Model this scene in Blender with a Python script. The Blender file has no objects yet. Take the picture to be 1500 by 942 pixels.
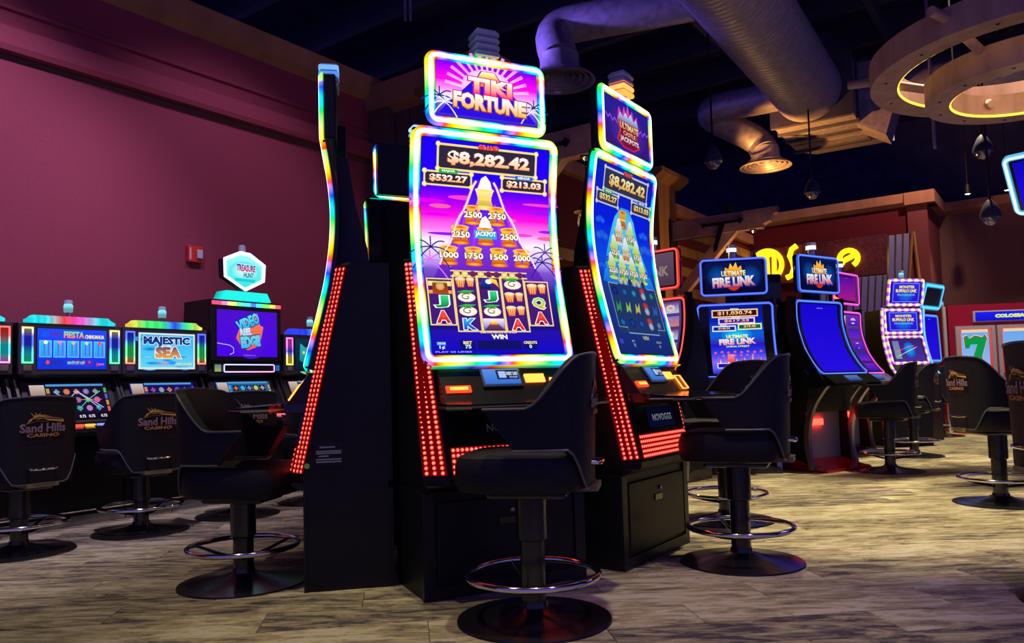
import bpy, bmesh, math, random
from mathutils import Vector, Matrix, Quaternion
random.seed(7)
S = bpy.context.scene
COL = S.collection
sin, cos, pi, R = math.sin, math.cos, math.pi, math.radians

# ------------------------------------------------------------------ camera, world, lights, exposure
CAM_H = .88
FPX, PIT, ROLL = 1130., R(3.4), R(1.6)
cd = bpy.data.cameras.new('camera'); cam = bpy.data.objects.new('camera', cd); COL.objects.link(cam)
_f = Vector((0, cos(PIT), sin(PIT))); _r0 = Vector((1, 0, 0)); _u0 = _r0.cross(_f)
_r = _r0*cos(ROLL) - _u0*sin(ROLL); _u = _r0*sin(ROLL) + _u0*cos(ROLL)
_m = Matrix((( _r.x, _u.x, -_f.x, 0), (_r.y, _u.y, -_f.y, 0), (_r.z, _u.z, -_f.z, CAM_H), (0, 0, 0, 1)))
cam.matrix_world = _m
cd.sensor_width = 36; cd.lens = FPX/1500*36; cd.shift_y = 27/1500; cd.clip_end = 200; cd.clip_start = .02
S.camera = cam
S.view_settings.view_transform = 'Standard'; S.view_settings.look = 'None'
S.view_settings.exposure = 0; S.view_settings.gamma = 1; S.view_settings.use_curve_mapping = False

w = bpy.data.worlds.new('room_ambient'); S.world = w; w.use_nodes = True
w.node_tree.nodes['Background'].inputs[0].default_value = (.26, .20, 1, 1)
w.node_tree.nodes['Background'].inputs[1].default_value = .42

def lin(c):
    return c/12.92 if c <= .04045 else ((c+.055)/1.055)**2.4
def hx(h, k=1.):
    h = h.lstrip('#')
    return tuple(lin(int(h[i:i+2], 16)/255)*k for i in (0, 2, 4))

def spot(name, loc, target, power, color, size=70, blend=.7, radius=.08):
    d = bpy.data.lights.new(name, 'SPOT'); d.energy = power; d.color = color
    d.spot_size = R(size); d.spot_blend = blend; d.shadow_soft_size = radius
    o = bpy.data.objects.new(name, d); COL.objects.link(o); o.location = loc
    o.rotation_euler = (Vector(target)-Vector(loc)).to_track_quat('-Z', 'Y').to_euler()
    return o
WARM = (1, .82, .50)
# ceiling downlights of the hall, then added fill and wall washes: (position, aim, watts, colour, cone)
DOWN = [((2.0, 5.2, 5.3), (2.0, 5.2, 0), 1650, WARM, 42),
        ((3.9, 6.6, 5.3), (3.9, 6.6, 0), 1400, WARM, 50),
        ((5.6, 9.4, 5.3), (5.6, 9.4, 0), 1300, WARM, 60),
        ((-1.6, 3.0, 5.3), (-1.6, 2.7, 0), 280, WARM, 50),
        ((.2, 2.6, 5.3), (.1, 2.5, 0), 340, WARM, 40),
        ((1.7, 2.1, 5.3), (1.7, 2.3, 0), 230, (.72, .45, 1), 50),  # added violet fill for the front carpet
        ((-2.0, 3.7, 4.9), (-4.1, 5.1, 1.2), 500, (.88, .72, 1), 80),  # added wash to brighten the left wall
        ((-.8, 5.6, 5.2), (-2.5, 7.0, 1.8), 190, (.95, .68, .95), 70),  # second added wash, farther along the left wall
        ((7.2, 11.4, 5.6), (6.2, 14.5, 2.6), 420, (1, .62, .5), 75),  # added to brighten the maroon back wall
        ((6.6, 9.9, 5.3), (7.3, 11.6, 1.2), 500, (1, .8, .7), 45),  # added to brighten the giant red machine
        ]
for i, (l, t, p, c, sz) in enumerate(DOWN):
    spot('downlight_beam', l, t, p, c, sz)

# ------------------------------------------------------------------ materials
MATS = {}
def mat(name, color, rough=.5, metal=0., spec=.5, noise=0., nscale=8., coat=0.):
    if name in MATS: return MATS[name]
    m = bpy.data.materials.new(name); m.use_nodes = True
    nt = m.node_tree; b = nt.nodes['Principled BSDF']
    b.inputs['Base Color'].default_value = (*color, 1); b.inputs['Roughness'].default_value = rough
    b.inputs['Metallic'].default_value = metal; b.inputs['Specular IOR Level'].default_value = spec
    b.inputs['Coat Weight'].default_value = coat
    if noise:
        tc = nt.nodes.new('ShaderNodeTexCoord'); n = nt.nodes.new('ShaderNodeTexNoise'); n.inputs['Scale'].default_value = nscale
        n.inputs['Detail'].default_value = 5
        nt.links.new(tc.outputs['Object'], n.inputs['Vector'])
        r = nt.nodes.new('ShaderNodeValToRGB')
        r.color_ramp.elements[0].position = .3; r.color_ramp.elements[1].position = .7
        r.color_ramp.elements[0].color = (*[c*(1-noise) for c in color], 1)
        r.color_ramp.elements[1].color = (*[min(1, c*(1+noise)) for c in color], 1)
        nt.links.new(n.outputs['Fac'], r.inputs[0]); nt.links.new(r.outputs[0], b.inputs['Base Color'])
        bp = nt.nodes.new('ShaderNodeBump'); bp.inputs['Strength'].default_value = .08
        nt.links.new(n.outputs['Fac'], bp.inputs['Height']); nt.links.new(bp.outputs[0], b.inputs['Normal'])
    MATS[name] = m
    return m
def attr_emit(name, k=1.):
    m = bpy.data.materials.new(name); m.use_nodes = True; nt = m.node_tree; nt.nodes.clear()
    a = nt.nodes.new('ShaderNodeAttribute'); a.attribute_name = 'Col'
    e = nt.nodes.new('ShaderNodeEmission'); e.inputs[1].default_value = k
    o = nt.nodes.new('ShaderNodeOutputMaterial')
    nt.links.new(a.outputs['Color'], e.inputs[0]); nt.links.new(e.outputs[0], o.inputs[0])
    return m
def attr_print(name):
    m = bpy.data.materials.new(name); m.use_nodes = True; nt = m.node_tree
    a = nt.nodes.new('ShaderNodeAttribute'); a.attribute_name = 'Col'
    b = nt.nodes['Principled BSDF']; b.inputs['Roughness'].default_value = .6
    nt.links.new(a.outputs['Color'], b.inputs['Base Color'])
    return m
LUM = attr_emit('luminous_display')
PRINT = attr_print('embroidered_print')

def wood(name, c1, c2, scale=6., axis=(1, 1, .15)):
    m = bpy.data.materials.new(name); m.use_nodes = True; nt = m.node_tree; b = nt.nodes['Principled BSDF']
    tc = nt.nodes.new('ShaderNodeTexCoord'); mp = nt.nodes.new('ShaderNodeMapping'); mp.inputs['Scale'].default_value = axis
    n = nt.nodes.new('ShaderNodeTexNoise'); n.inputs['Scale'].default_value = scale; n.inputs['Detail'].default_value = 8
    r = nt.nodes.new('ShaderNodeValToRGB')
    r.color_ramp.elements[0].color = (*c1, 1); r.color_ramp.elements[0].position = .35
    r.color_ramp.elements[1].color = (*c2, 1); r.color_ramp.elements[1].position = .65
    nt.links.new(tc.outputs['Object'], mp.inputs[0]); nt.links.new(mp.outputs[0], n.inputs['Vector'])
    nt.links.new(n.outputs['Fac'], r.inputs[0]); nt.links.new(r.outputs[0], b.inputs['Base Color'])
    b.inputs['Roughness'].default_value = .6
    MATS[name] = m
    return m

BLACK = mat('black_powder_coat', (.0055, .0055, .0075), .45, 0, .3, .25, 30)
BLACK2 = mat('black_satin_plastic', (.008, .008, .011), .38, 0, .35)
GLOSS = mat('black_gloss_plastic', (.008, .008, .010), .12, 0, .6)
BEZEL = mat('black_glass_bezel', (.006, .006, .009), .22, 0, .5)
VINYL = mat('black_vinyl', (.0085, .008, .0125), .6, 0, .3, .3, 60)
PIPING = mat('charcoal_piping', (.09, .09, .10), .35)
CHROME = mat('chrome', (.75, .75, .78), .10, 1)
STEEL = mat('brushed_steel', (.35, .35, .38), .28, 1)
BASEM = mat('black_lacquered_steel', (.012, .012, .014), .22, .0, .7)
PALEPL = mat('cream_plate', (.20, .18, .08), .5)
REDM = mat('red_lacquer', (.45, .012, .018), .25)
WHITEM = mat('white_enamel', (.62, .60, .58), .35)
ACRYL = mat('frosted_acrylic', (.45, .5, .62), .2, 0, .8)
DUCT = mat('violet_spill_duct', (.20, .18, .34), .5, .4, .5, .25, 14)  # violet light on the metal is put into its base colour
DARKCEIL = mat('blue_spill_ceiling', (.030, .030, .115), .85, 0, .2, .3, 3)  # blue light spill is put into the ceiling colour
DARKJ = mat('blue_spill_steel', (.035, .033, .085), .6, 0, .3, .2, 6)  # bluish like the ceiling, light spill put into the colour
WALLRED = mat('burgundy_wall_paint', hx('8a3a50'), .8, 0, .2, .05, 40)
WALLDK = mat('maroon_wall_paint', hx('5c1620'), .8, 0, .2, .08, 30)
WALLPINK = mat('dusty_mauve_paint', hx('7a5a50'), .8, 0, .2, .06, 30)
CROWN = wood('tan_wood_trim', hx('a5745a'), hx('8f5f48'), 4)
OAK = wood('oak_panel', hx('9a6a3c'), hx('7a4e2a'), 5, (1, 1, .12))
BEAM = wood('whitewashed_beam', hx('9c7a78'), hx('7d5c5e'), 4, (1, .2, 1))
RINGW = wood('pink_spill_ring_wood', hx('bd9690'), hx('a07c78'), 7, (1, 1, .4))  # pinkish light from below is put into the wood tones
IRON = mat('black_iron', (.012, .012, .014), .5, .6)
REDPLATE = mat('fire_alarm_red', (.62, .02, .02), .4)
METALCORR = mat('corrugated_metal', (.35, .34, .38), .35, .8)
RIPPLE = mat('maroon_ripple_board', hx('5a2530'), .5, 0, .4, .5, 25)

# ------------------------------------------------------------------ mesh helpers
class MB:
    def __init__(s): s.v = []; s.f = []; s.c = None
    def add(s, vs, fs):
        n = len(s.v); s.v += [tuple(p) for p in vs]; s.f += [tuple(i+n for i in f) for f in fs]; return s
    def box(s, x0, x1, y0, y1, z0, z1):
        return s.add([(x0,y0,z0),(x1,y0,z0),(x1,y1,z0),(x0,y1,z0),(x0,y0,z1),(x1,y0,z1),(x1,y1,z1),(x0,y1,z1)],
                     [(0,3,2,1),(4,5,6,7),(0,1,5,4),(1,2,6,5),(2,3,7,6),(3,0,4,7)])
    def rbox(s, x0, x1, y0, y1, z0, z1, r=.01, n=3):
        """box with vertical corners rounded and softened top and bottom edges"""
        def ring(k, z):
            pts = []
            for cx, cy, a0 in ((x1-r, y1-r, 0), (x0+r, y1-r, 90), (x0+r, y0+r, 180), (x1-r, y0+r, 270)):
                for i in range(n+1):
                    a = R(a0+90*i/n); pts.append((cx+(r-k)*cos(a), cy+(r-k)*sin(a), z))
            return pts
        e = min(r*.6, (z1-z0)*.4)
        return s.loft([ring(e, z0), ring(e*.3, z0+e*.3), ring(0, z0+e), ring(0, z1-e), ring(e*.3, z1-e*.3), ring(e, z1)])
    def loft(s, rings, cap=True, close=True):
        n = len(rings[0]); vs = [p for r_ in rings for p in r_]; fs = []
        for k in range(len(rings)-1):
            for i in range(n if close else n-1):
                j = (i+1) % n; fs.append((k*n+i, k*n+j, (k+1)*n+j, (k+1)*n+i))
        if cap: fs.append(tuple(range(n-1, -1, -1))); fs.append(tuple((len(rings)-1)*n+i for i in range(n)))
        return s.add(vs, fs)
    def prism(s, pts, a0, a1, axis='x'):
        """closed 2D outline extruded along an axis: 'x' takes (y,z), 'y' takes (x,z), 'z' takes (x,y)"""
        def P(p, a): return {'x': (a, p[0], p[1]), 'y': (p[0], a, p[1]), 'z': (p[0], p[1], a)}[axis]
        return s.loft([[P(p, a0) for p in pts], [P(p, a1) for p in pts]])
    def tube(s, path, r, n=8, closed=False):
        path = [Vector(p) for p in path]; rings = []; m = len(path); up = None
        for i, p in enumerate(path):
            a = path[(i-1) % m] if (closed or i > 0) else p; b = path[(i+1) % m] if (closed or i < m-1) else p
            t = (b-a).normalized()
            if up is None or abs(up.dot(t)) > .99: up = Vector((0, 0, 1)) if abs(t.z) < .9 else Vector((1, 0, 0))
            sx = t.cross(up).normalized(); up2 = sx.cross(t); up = up2
            rr = r[i] if isinstance(r, (list, tuple)) else r
            rings.append([p+sx*(rr*cos(2*pi*k/n))+up2*(rr*sin(2*pi*k/n)) for k in range(n)])
        if closed:
            rings.append(rings[0]); return s.loft(rings, cap=False)
        return s.loft(rings)
    def lathe(s, prof, n=24, c=(0, 0, 0), cap=True):
        rings = [[(c[0]+r*cos(2*pi*k/n), c[1]+r*sin(2*pi*k/n), c[2]+z) for k in range(n)] for r, z in prof]
        return s.loft(rings, cap)
    def torus(s, Rr, r, c=(0, 0, 0), n=40, m=8):
        return s.tube([(c[0]+Rr*cos(2*pi*k/n), c[1]+Rr*sin(2*pi*k/n), c[2]) for k in range(n)], r, m, True)
    def build(s, name, material, parent=None, smooth=False, colors=None):
        me = bpy.data.meshes.new(name); me.from_pydata(s.v, [], s.f); me.update()
        bm = bmesh.new(); bm.from_mesh(me); bmesh.ops.recalc_face_normals(bm, faces=bm.faces); bm.to_mesh(me); bm.free()
        if smooth:
            me.polygons.foreach_set('use_smooth', [True]*len(me.polygons))
            try: me.set_sharp_from_angle(angle=R(40))
            except Exception: pass
        o = bpy.data.objects.new(name, me); COL.objects.link(o); me.materials.append(material)
        if parent: o.parent = parent
        return o

def empty(name, loc, rz=0.):
    o = bpy.data.objects.new(name, None); COL.objects.link(o); o.location = loc; o.rotation_euler = (0, 0, rz); o.empty_display_size = .1
    return o
def tag(o, label, cat, group=None, kind=None):
    o['label'] = label; o['category'] = cat
    if group: o['group'] = group
    if kind: o['kind'] = kind
    return o
def struct(o): o['kind'] = 'structure'; return o
def copy_tree(o, parent=None):
    c = o.copy(); COL.objects.link(c); c.parent = parent
    for ch in list(o.children): copy_tree(ch, c)
    return c

# ------------------------------------------------------------------ lit pictures: flat art laid on a display surface
class Surf:
    """a display surface with a side profile (y,z) from bottom to top; u across, v up the profile"""
    def __init__(s, prof, hw, x0=0.):
        P = [Vector((0, *p)) for p in prof]; out = []
        if len(P) > 2:
            for i in range(len(P)-1):
                a = P[max(i-1, 0)]; b = P[i]; c = P[i+1]; d = P[min(i+2, len(P)-1)]
                for k in range(8):
                    t = k/8
                    out.append(.5*((2*b)+(c-a)*t+(2*a-5*b+4*c-d)*t*t+(3*b-a-3*c+d)*t**3))
            out.append(P[-1])
        else: out = P
        s.p = out; s.l = [0.]
        for a, b in zip(out, out[1:]): s.l.append(s.l[-1]+(b-a).length)
        s.W = 2*hw; s.H = s.l[-1]; s.x0 = x0
    def at(s, u, v, lift=0.):
        d = v*s.H; i = 0
        while i < len(s.l)-2 and s.l[i+1] < d: i += 1
        a, b = s.p[i], s.p[i+1]; t = (d-s.l[i])/(s.l[i+1]-s.l[i]); q = a+(b-a)*t; tg = (b-a).normalized()
        if 0 < t < 1 and len(s.p) > 2:
            t0 = (s.p[i+1]-s.p[max(i-1, 0)]).normalized(); t1 = (s.p[min(i+2, len(s.p)-1)]-s.p[i]).normalized()
            tg = (t0+(t1-t0)*t).normalized()
        nrm = Vector((0, -tg.z, tg.y)); q = q+nrm*lift
        return Vector((s.x0+(u-.5)*s.W, q.y, q.z))
    def slab(s, u0, u1, v0, v1, lift0, lift1, n=14):
        """a solid sheet that follows the surface between two lifts"""
        m = MB(); rings = []
        for k in range(n+1):
            v = v0+(v1-v0)*k/n
            rings.append([s.at(u0, v, lift0), s.at(u1, v, lift0), s.at(u1, v, lift1), s.at(u0, v, lift1)])
        return m.loft(rings)
    def sub(s, u0, u1, v0, v1):
        return Sub(s, u0, u1, v0, v1)
class Sub:
    def __init__(s, p, u0, u1, v0, v1): s.p = p; s.a = (u0, u1, v0, v1); s.W = p.W*(u1-u0); s.H = p.H*(v1-v0)
    def at(s, u, v, lift=0.): a = s.a; return s.p.at(a[0]+(a[1]-a[0])*u, a[2]+(a[3]-a[2])*v, lift)
    def sub(s, u0, u1, v0, v1): return Sub(s, u0, u1, v0, v1)

_TXT = {}
def glyphs(t, bold=.0, spacing=1.):
    k = (t, round(bold, 4), spacing)
    if k in _TXT: return _TXT[k]
    c = bpy.data.curves.new('t', 'FONT'); c.body = t; c.offset = bold; c.resolution_u = 2; c.space_character = spacing
    o = bpy.data.objects.new('t', c); me = o.to_mesh()
    vs = [(v.co.x, v.co.y) for v in me.vertices]; fs = [tuple(p.vertices) for p in me.polygons]
    o.to_mesh_clear(); bpy.data.objects.remove(o); bpy.data.curves.remove(c)
    _TXT[k] = (vs, fs); return _TXT[k]

def grad(c0, c1, t): return tuple(a+(b-a)*t for a, b in zip(c0, c1))
K = 1.15                                                          # brightness of the displays
class Art:
    LIFT = .0011; BASE = .0022
    def __init__(s, surf, k=K, material=None): s.s = surf; s.k = k; s.mat = material or LUM; s.new()
    def new(s): s.v = []; s.f = []; s.c = []
    def col(s, c): return hx(c, s.k) if isinstance(c, str) else tuple(x*s.k for x in c)
    def put(s, pts, faces, cols, layer):
        n = len(s.v)
        for (u, v) in pts: s.v.append(tuple(s.s.at(u, v, s.BASE+layer*s.LIFT)))
        s.f += [tuple(i+n for i in f) for f in faces]; s.c += cols
    def rows(s, rows, layer):
        """list of (v, uL, uR, colour) rows joined into strips"""
        pts, cols, fs = [], [], []; fine = []
        rows = [(v, a, b, s.col(c)) for v, a, b, c in rows]
        for r0, r1 in zip(rows, rows[1:]):
            n = max(1, int((r1[0]-r0[0])*s.s.H/.03))
            fine += [(r0[0]+(r1[0]-r0[0])*k/n, r0[1]+(r1[1]-r0[1])*k/n, r0[2]+(r1[2]-r0[2])*k/n, grad(r0[3], r1[3], k/n)) for k in range(n)]
        rows = fine+[rows[-1]]
        for v, a, b, c in rows:
            pts += [(a, v), (b, v)]; cols += [c, c]
        for i in range(len(rows)-1): fs.append((2*i, 2*i+1, 2*i+3, 2*i+2))
        s.put(pts, fs, cols, layer)
    def rect(s, u0, u1, v0, v1, c, layer=1, c2=None, n=None):
        n = n or max(1, int((v1-v0)*s.s.H/.03)); c = s.col(c); c2 = s.col(c2) if c2 else c
        pts, cols, fs = [], [], []
        for k in range(n+1):
            t = k/n; v = v0+(v1-v0)*t; pts += [(u0, v), (u1, v)]; cols += [grad(c, c2, t)]*2
        for i in range(n): fs.append((2*i, 2*i+1, 2*i+3, 2*i+2))
        s.put(pts, fs, cols, layer)
    def poly(s, pts, c, layer=2, c2=None):
        c = s.col(c)
        if c2:
            c2 = s.col(c2); vs = [p[1] for p in pts]; lo, hi = min(vs), max(vs)
            cols = [grad(c, c2, (p[1]-lo)/(hi-lo+1e-9)) for p in pts]
        else: cols = [c]*len(pts)
        s.put(pts, [tuple(range(len(pts)))], cols, layer)
    def disc(s, u, v, ru, rv, c, layer=2, c2=None, n=14):
        pts = [(u, v)]+[(u+ru*cos(2*pi*k/n), v+rv*sin(2*pi*k/n)) for k in range(n)]
        cc = s.col(c); c2 = s.col(c2) if c2 else cc
        s.put(pts, [(0, 1+k, 1+(k+1) % n) for k in range(n)], [cc]+[c2]*n, layer)
    def line(s, pts, wd, c, layer=3):
        """polyline of width wd metres"""
        W, H = s.s.W, s.s.H; c = s.col(c); q = [Vector((p[0]*W, p[1]*H)) for p in pts]; o = []
        for i, p in enumerate(q):
            t = (q[min(i+1, len(q)-1)]-q[max(i-1, 0)]).normalized(); nn = Vector((-t.y, t.x))*wd/2
            o += [((p.x+nn.x)/W, (p.y+nn.y)/H), ((p.x-nn.x)/W, (p.y-nn.y)/H)]
        s.put(o, [(2*i, 2*i+1, 2*i+3, 2*i+2) for i in range(len(q)-1)], [c]*len(o), layer)
    def frame(s, u0, u1, v0, v1, wd, c, layer=3):
        e, h = wd/2/s.s.W, wd/2/s.s.H
        for a, b in (((u0-e, v0), (u1+e, v0)), ((u1, v0-h), (u1, v1+h)), ((u1+e, v1), (u0-e, v1)), ((u0, v1+h), (u0, v0-h))):
            n = 6; s.line([(a[0]+(b[0]-a[0])*k/n, a[1]+(b[1]-a[1])*k/n) for k in range(n+1)], wd, c, layer)
    def text(s, t, u0, u1, v0, v1, c, c2=None, layer=5, bold=.02, outline=None, ow=.05, slant=0., arc=0., rot=0.):
        vs, fs = glyphs(t, bold)
        if not vs: return
        x0 = min(p[0] for p in vs); x1 = max(p[0] for p in vs); y0 = min(p[1] for p in vs); y1 = max(p[1] for p in vs)
        def M(p):
            a = (p[0]-x0)/(x1-x0); b = (p[1]-y0)/(y1-y0+1e-9)
            du = (a-.5)*(u1-u0)+slant*(b-.5)*(v1-v0)*s.s.H/s.s.W; dv = (b-.5)*(v1-v0)+arc*(.25-(a-.5)**2)*4
            if rot:
                X, Y = du*s.s.W, dv*s.s.H; X, Y = X*cos(rot)-Y*sin(rot), X*sin(rot)+Y*cos(rot); du, dv = X/s.s.W, Y/s.s.H
            return ((u0+u1)/2+du, (v0+v1)/2+dv)
        ca = s.col(c); cb = s.col(c2) if c2 else ca
        if outline:
            ov, of = glyphs(t, bold+ow); co = s.col(outline)
            s.put([M(p) for p in ov], of, [co]*len(ov), layer-1)
        s.put([M(p) for p in vs], fs, [grad(ca, cb, max(0, min(1, (p[1]-y0)/(y1-y0+1e-9)))) for p in vs], layer)
    def flush(s, name, parent):
        if not s.f: return
        me = bpy.data.meshes.new(name); me.from_pydata(s.v, [], s.f); me.update()
        a = me.color_attributes.new('Col', 'FLOAT_COLOR', 'POINT')
        a.data.foreach_set('color', [x for c in s.c for x in (*c, 1.)])
        o = bpy.data.objects.new(name, me); COL.objects.link(o); me.materials.append(s.mat); o.parent = parent; s.new()
        return o
def colored(mb, name, cols, parent, material=None):
    me = bpy.data.meshes.new(name); me.from_pydata(mb.v, [], mb.f); me.update()
    a = me.color_attributes.new('Col', 'FLOAT_COLOR', 'POINT'); a.data.foreach_set('color', [x for c in cols for x in (*c, 1.)])
    o = bpy.data.objects.new(name, me); COL.objects.link(o); me.materials.append(material or LUM)
    if parent: o.parent = parent
    return o

def hsv(h, sat=1., val=1.):
    import colorsys
    return colorsys.hsv_to_rgb(h % 1., sat, val)
def rainbow(per=.40, ph=0.):
    keys = [(0, (1, .02, 0)), (.16, (1, .75, 0)), (.34, (.45, 1, .2)), (.5, (0, .9, .08)), (.66, (0, .8, 1)), (.82, (0, .05, 1)), (.92, (.3, .2, 1)), (1, (1, .02, 0))]
    def f(s_):
        t = (s_/per+ph) % 1.
        for (a, ca), (b, cb) in zip(keys, keys[1:]):
            if a <= t <= b: return grad(ca, cb, (t-a)/(b-a))
        return keys[0][1]
    return f
def solid(c): return lambda s_: c
def led_frame(surf, name, parent, fcol, width=.020, core=3.2, cr=.03, halo=.9, inset=0., whiten=.72, step=.012):
    """a light tube that runs round the rim of a display: bright core, its bloom painted as coloured flanks"""
    W, H = surf.W, surf.H; r = cr; i_ = inset; pts = []
    def arc(cx, cy, a0):
        for k in range(7): a = R(a0+90*k/6); pts.append((cx+r*cos(a), cy+r*sin(a)))
    arc(W-i_-r, H-i_-r, 0); arc(i_+r, H-i_-r, 90); arc(i_+r, i_+r, 180); arc(W-i_-r, i_+r, 270)
    dense = []
    for a, b in zip(pts, pts[1:]+pts[:1]):
        L = math.dist(a, b); n = max(1, int(L/step))
        dense += [(a[0]+(b[0]-a[0])*k/n, a[1]+(b[1]-a[1])*k/n) for k in range(n)]
    return led_path(surf, name, parent, dense, fcol, width, core, halo, whiten, True)
def led_path(surf, name, parent, dense, fcol, width, core, halo, whiten, closed):
    prof = [(-1.02, -.012, 0), (-.98, -.002, 1), (-.55, .008, 1), (-.26, .012, 2), (.26, .012, 2), (.55, .008, 1), (1, .001, 0)]  # outer points carry the painted glow beside the core
    m = MB(); cols = []; N = len(dense); s_ = 0.; last = None; W, H = surf.W, surf.H
    for i, p in enumerate(dense):
        if last: s_ += math.dist(p, last)
        last = p
        a = dense[(i-1) % N] if closed else dense[max(i-1, 0)]; b = dense[(i+1) % N] if closed else dense[min(i+1, N-1)]
        t = Vector((b[0]-a[0], b[1]-a[1])).normalized(); nn = Vector((-t.y, t.x)); c = fcol(s_)
        for o, h, k in prof:
            q = (p[0]+nn.x*o*width, p[1]+nn.y*o*width)
            m.v.append(tuple(surf.at(q[0]/W, q[1]/H, h)))
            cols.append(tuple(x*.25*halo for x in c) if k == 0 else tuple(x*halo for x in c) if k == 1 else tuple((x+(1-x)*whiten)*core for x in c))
    n = len(prof)
    for i in range(N if closed else N-1):
        j = (i+1) % N
        for k in range(n-1): m.f.append((i*n+k, i*n+k+1, j*n+k+1, j*n+k))
    return colored(m, name, cols, parent)

# ------------------------------------------------------------------ pictures shown on the displays
def palm(A, u, v, size, flip, c, layer):
    asp = A.s.W/A.s.H
    for k in range(7):
        a = R(-30+k*40); pts = []
        for t in range(6):
            q = t/5; pts.append((u+flip*size*q*cos(a), v+(size*q*sin(a)-.5*size*q*q)*asp))
        A.line(pts, .006, c, layer)
def pot(A, u, v, sz, top='d82a10', mid='ffc83a', low='c02808', num=None, cap=None):
    asp = A.s.W/A.s.H; w_, h_ = sz, sz*asp
    A.poly([(u-w_*.5, v+h_*.45), (u-w_*.36, v), (u-w_*.5, v-h_*.45), (u+w_*.5, v-h_*.45), (u+w_*.36, v), (u+w_*.5, v+h_*.45)], low, 4, mid)
    A.disc(u, v+h_*.45, w_*.54, h_*.13, top, 5, mid); A.disc(u, v-h_*.45, w_*.54, h_*.12, mid, 5, top)
    A.rect(u-w_*.38, u+w_*.38, v-h_*.06, v+h_*.06, 'ffd95a', 5)
    if cap: A.poly([(u-w_*.4, v+h_*.5), (u-w_*.2, v+h_*1.05), (u+w_*.05, v+h_*1.2), (u+w_*.3, v+h_*.9), (u+w_*.42, v+h_*.5)], cap, 6, 'ffffff')
    if num: A.text(num, u-w_*.55, u+w_*.55, v-h_*.16, v+h_*.20, 'ffffff', 'fff6b0', 8, .035, '5a1408', .06)
def drums(A, u, v, w_, h_):
    for dx, k in ((-.22, 1.), (.25, .8)):
        A.poly([(u+dx*w_-.24*w_*k, v+.25*h_), (u+dx*w_-.15*w_*k, v-.4*h_*k), (u+dx*w_+.15*w_*k, v-.4*h_*k), (u+dx*w_+.24*w_*k, v+.25*h_)], 'c8400c', 5, 'ffa040')
        A.disc(u+dx*w_, v+.25*h_, .25*w_*k, .14*h_, 'fff4e0', 6, 'f0c080')
        for q in (-.1, .0, .1): A.rect(u+dx*w_+q*w_*k-.01*w_, u+dx*w_+q*w_*k+.01*w_, v-.36*h_*k, v+.12*h_, 'ffe0b0', 6)
def swirl(A, u, v, w_, h_):
    A.disc(u, v-.08*h_, .42*w_, .36*h_, 'ffffff', 5, 'e8dcc0')
    pts = [(u+.3*w_*(1-t/14)*cos(t*.55+1), v-.06*h_+.27*h_*(1-t/14)*sin(t*.55+1)) for t in range(13)]
    A.line(pts, .005, '7a5a30', 6)
    A.poly([(u-.45*w_, v+.3*h_), (u-.1*w_, v+.45*h_), (u+.4*w_, v+.42*h_), (u+.1*w_, v+.22*h_), (u-.2*w_, v+.2*h_)], '0c7a2c', 6, '40c850')
def mini_volcano(A, u, v, w_, h_):
    A.rect(u-.5*w_, u+.5*w_, v-.45*h_, v+.45*h_, '1030a0', 5, 'f0e0ff')
    A.poly([(u-.48*w_, v-.45*h_), (u-.12*w_, v+.2*h_), (u+.12*w_, v+.2*h_), (u+.48*w_, v-.45*h_)], '402060', 6, '8a4a30')
    A.poly([(u-.2*w_, v-.02*h_), (u-.1*w_, v+.28*h_), (u+.1*w_, v+.28*h_), (u+.2*w_, v-.02*h_)], 'ff7a10', 7, 'fff060')
def toucan(A, u, v, w_, h_):
    A.rect(u-.5*w_, u+.5*w_, v-.5*h_, v+.5*h_, 'd8ecff', 4, '6ab0ff')
    A.poly([(u-.45*w_, v-.45*h_), (u-.35*w_, v+.2*h_), (u-.05*w_, v+.42*h_), (u+.15*w_, v+.3*h_), (u+.05*w_, v-.45*h_)], '101840', 6, '2040c0')
    A.disc(u-.02*w_, v+.1*h_, .16*w_, .18*h_, 'ffffff', 7)
    A.poly([(u+.0*w_, v+.38*h_), (u+.36*w_, v+.25*h_), (u+.46*w_, v-.35*h_), (u+.3*w_, v-.1*h_), (u+.1*w_, v+.1*h_)], 'ff9a10', 8, 'ffe040')
def portrait_symbol(A, u, v, w_, h_):
    A.rect(u-.5*w_, u+.5*w_, v-.5*h_, v+.5*h_, 'ff8a20', 4, 'fff0a0')
    A.poly([(u-.34*w_, v-.5*h_), (u-.32*w_, v+.25*h_), (u, v+.42*h_), (u+.32*w_, v+.25*h_), (u+.34*w_, v-.5*h_)], 'a04810', 5, '703010')
    A.disc(u, v, .19*w_, .28*h_, 'f0b080', 6, 'd88850')
    A.rect(u-.3*w_, u+.3*w_, v+.2*h_, v+.34*h_, '3a9040', 7, 'f0e070')
def bamboo(A, u0, u1, v0, v1, layer=6, c='f4dc84', wd=.010):
    A.frame(u0, u1, v0, v1, wd, c, layer)
    for u in (u0, u1):
        for v in (v0, v1): A.disc(u, v, .018*.66/A.s.W, .018*.66/A.s.H, 'fff2b0', layer+1, c, 8)

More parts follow.
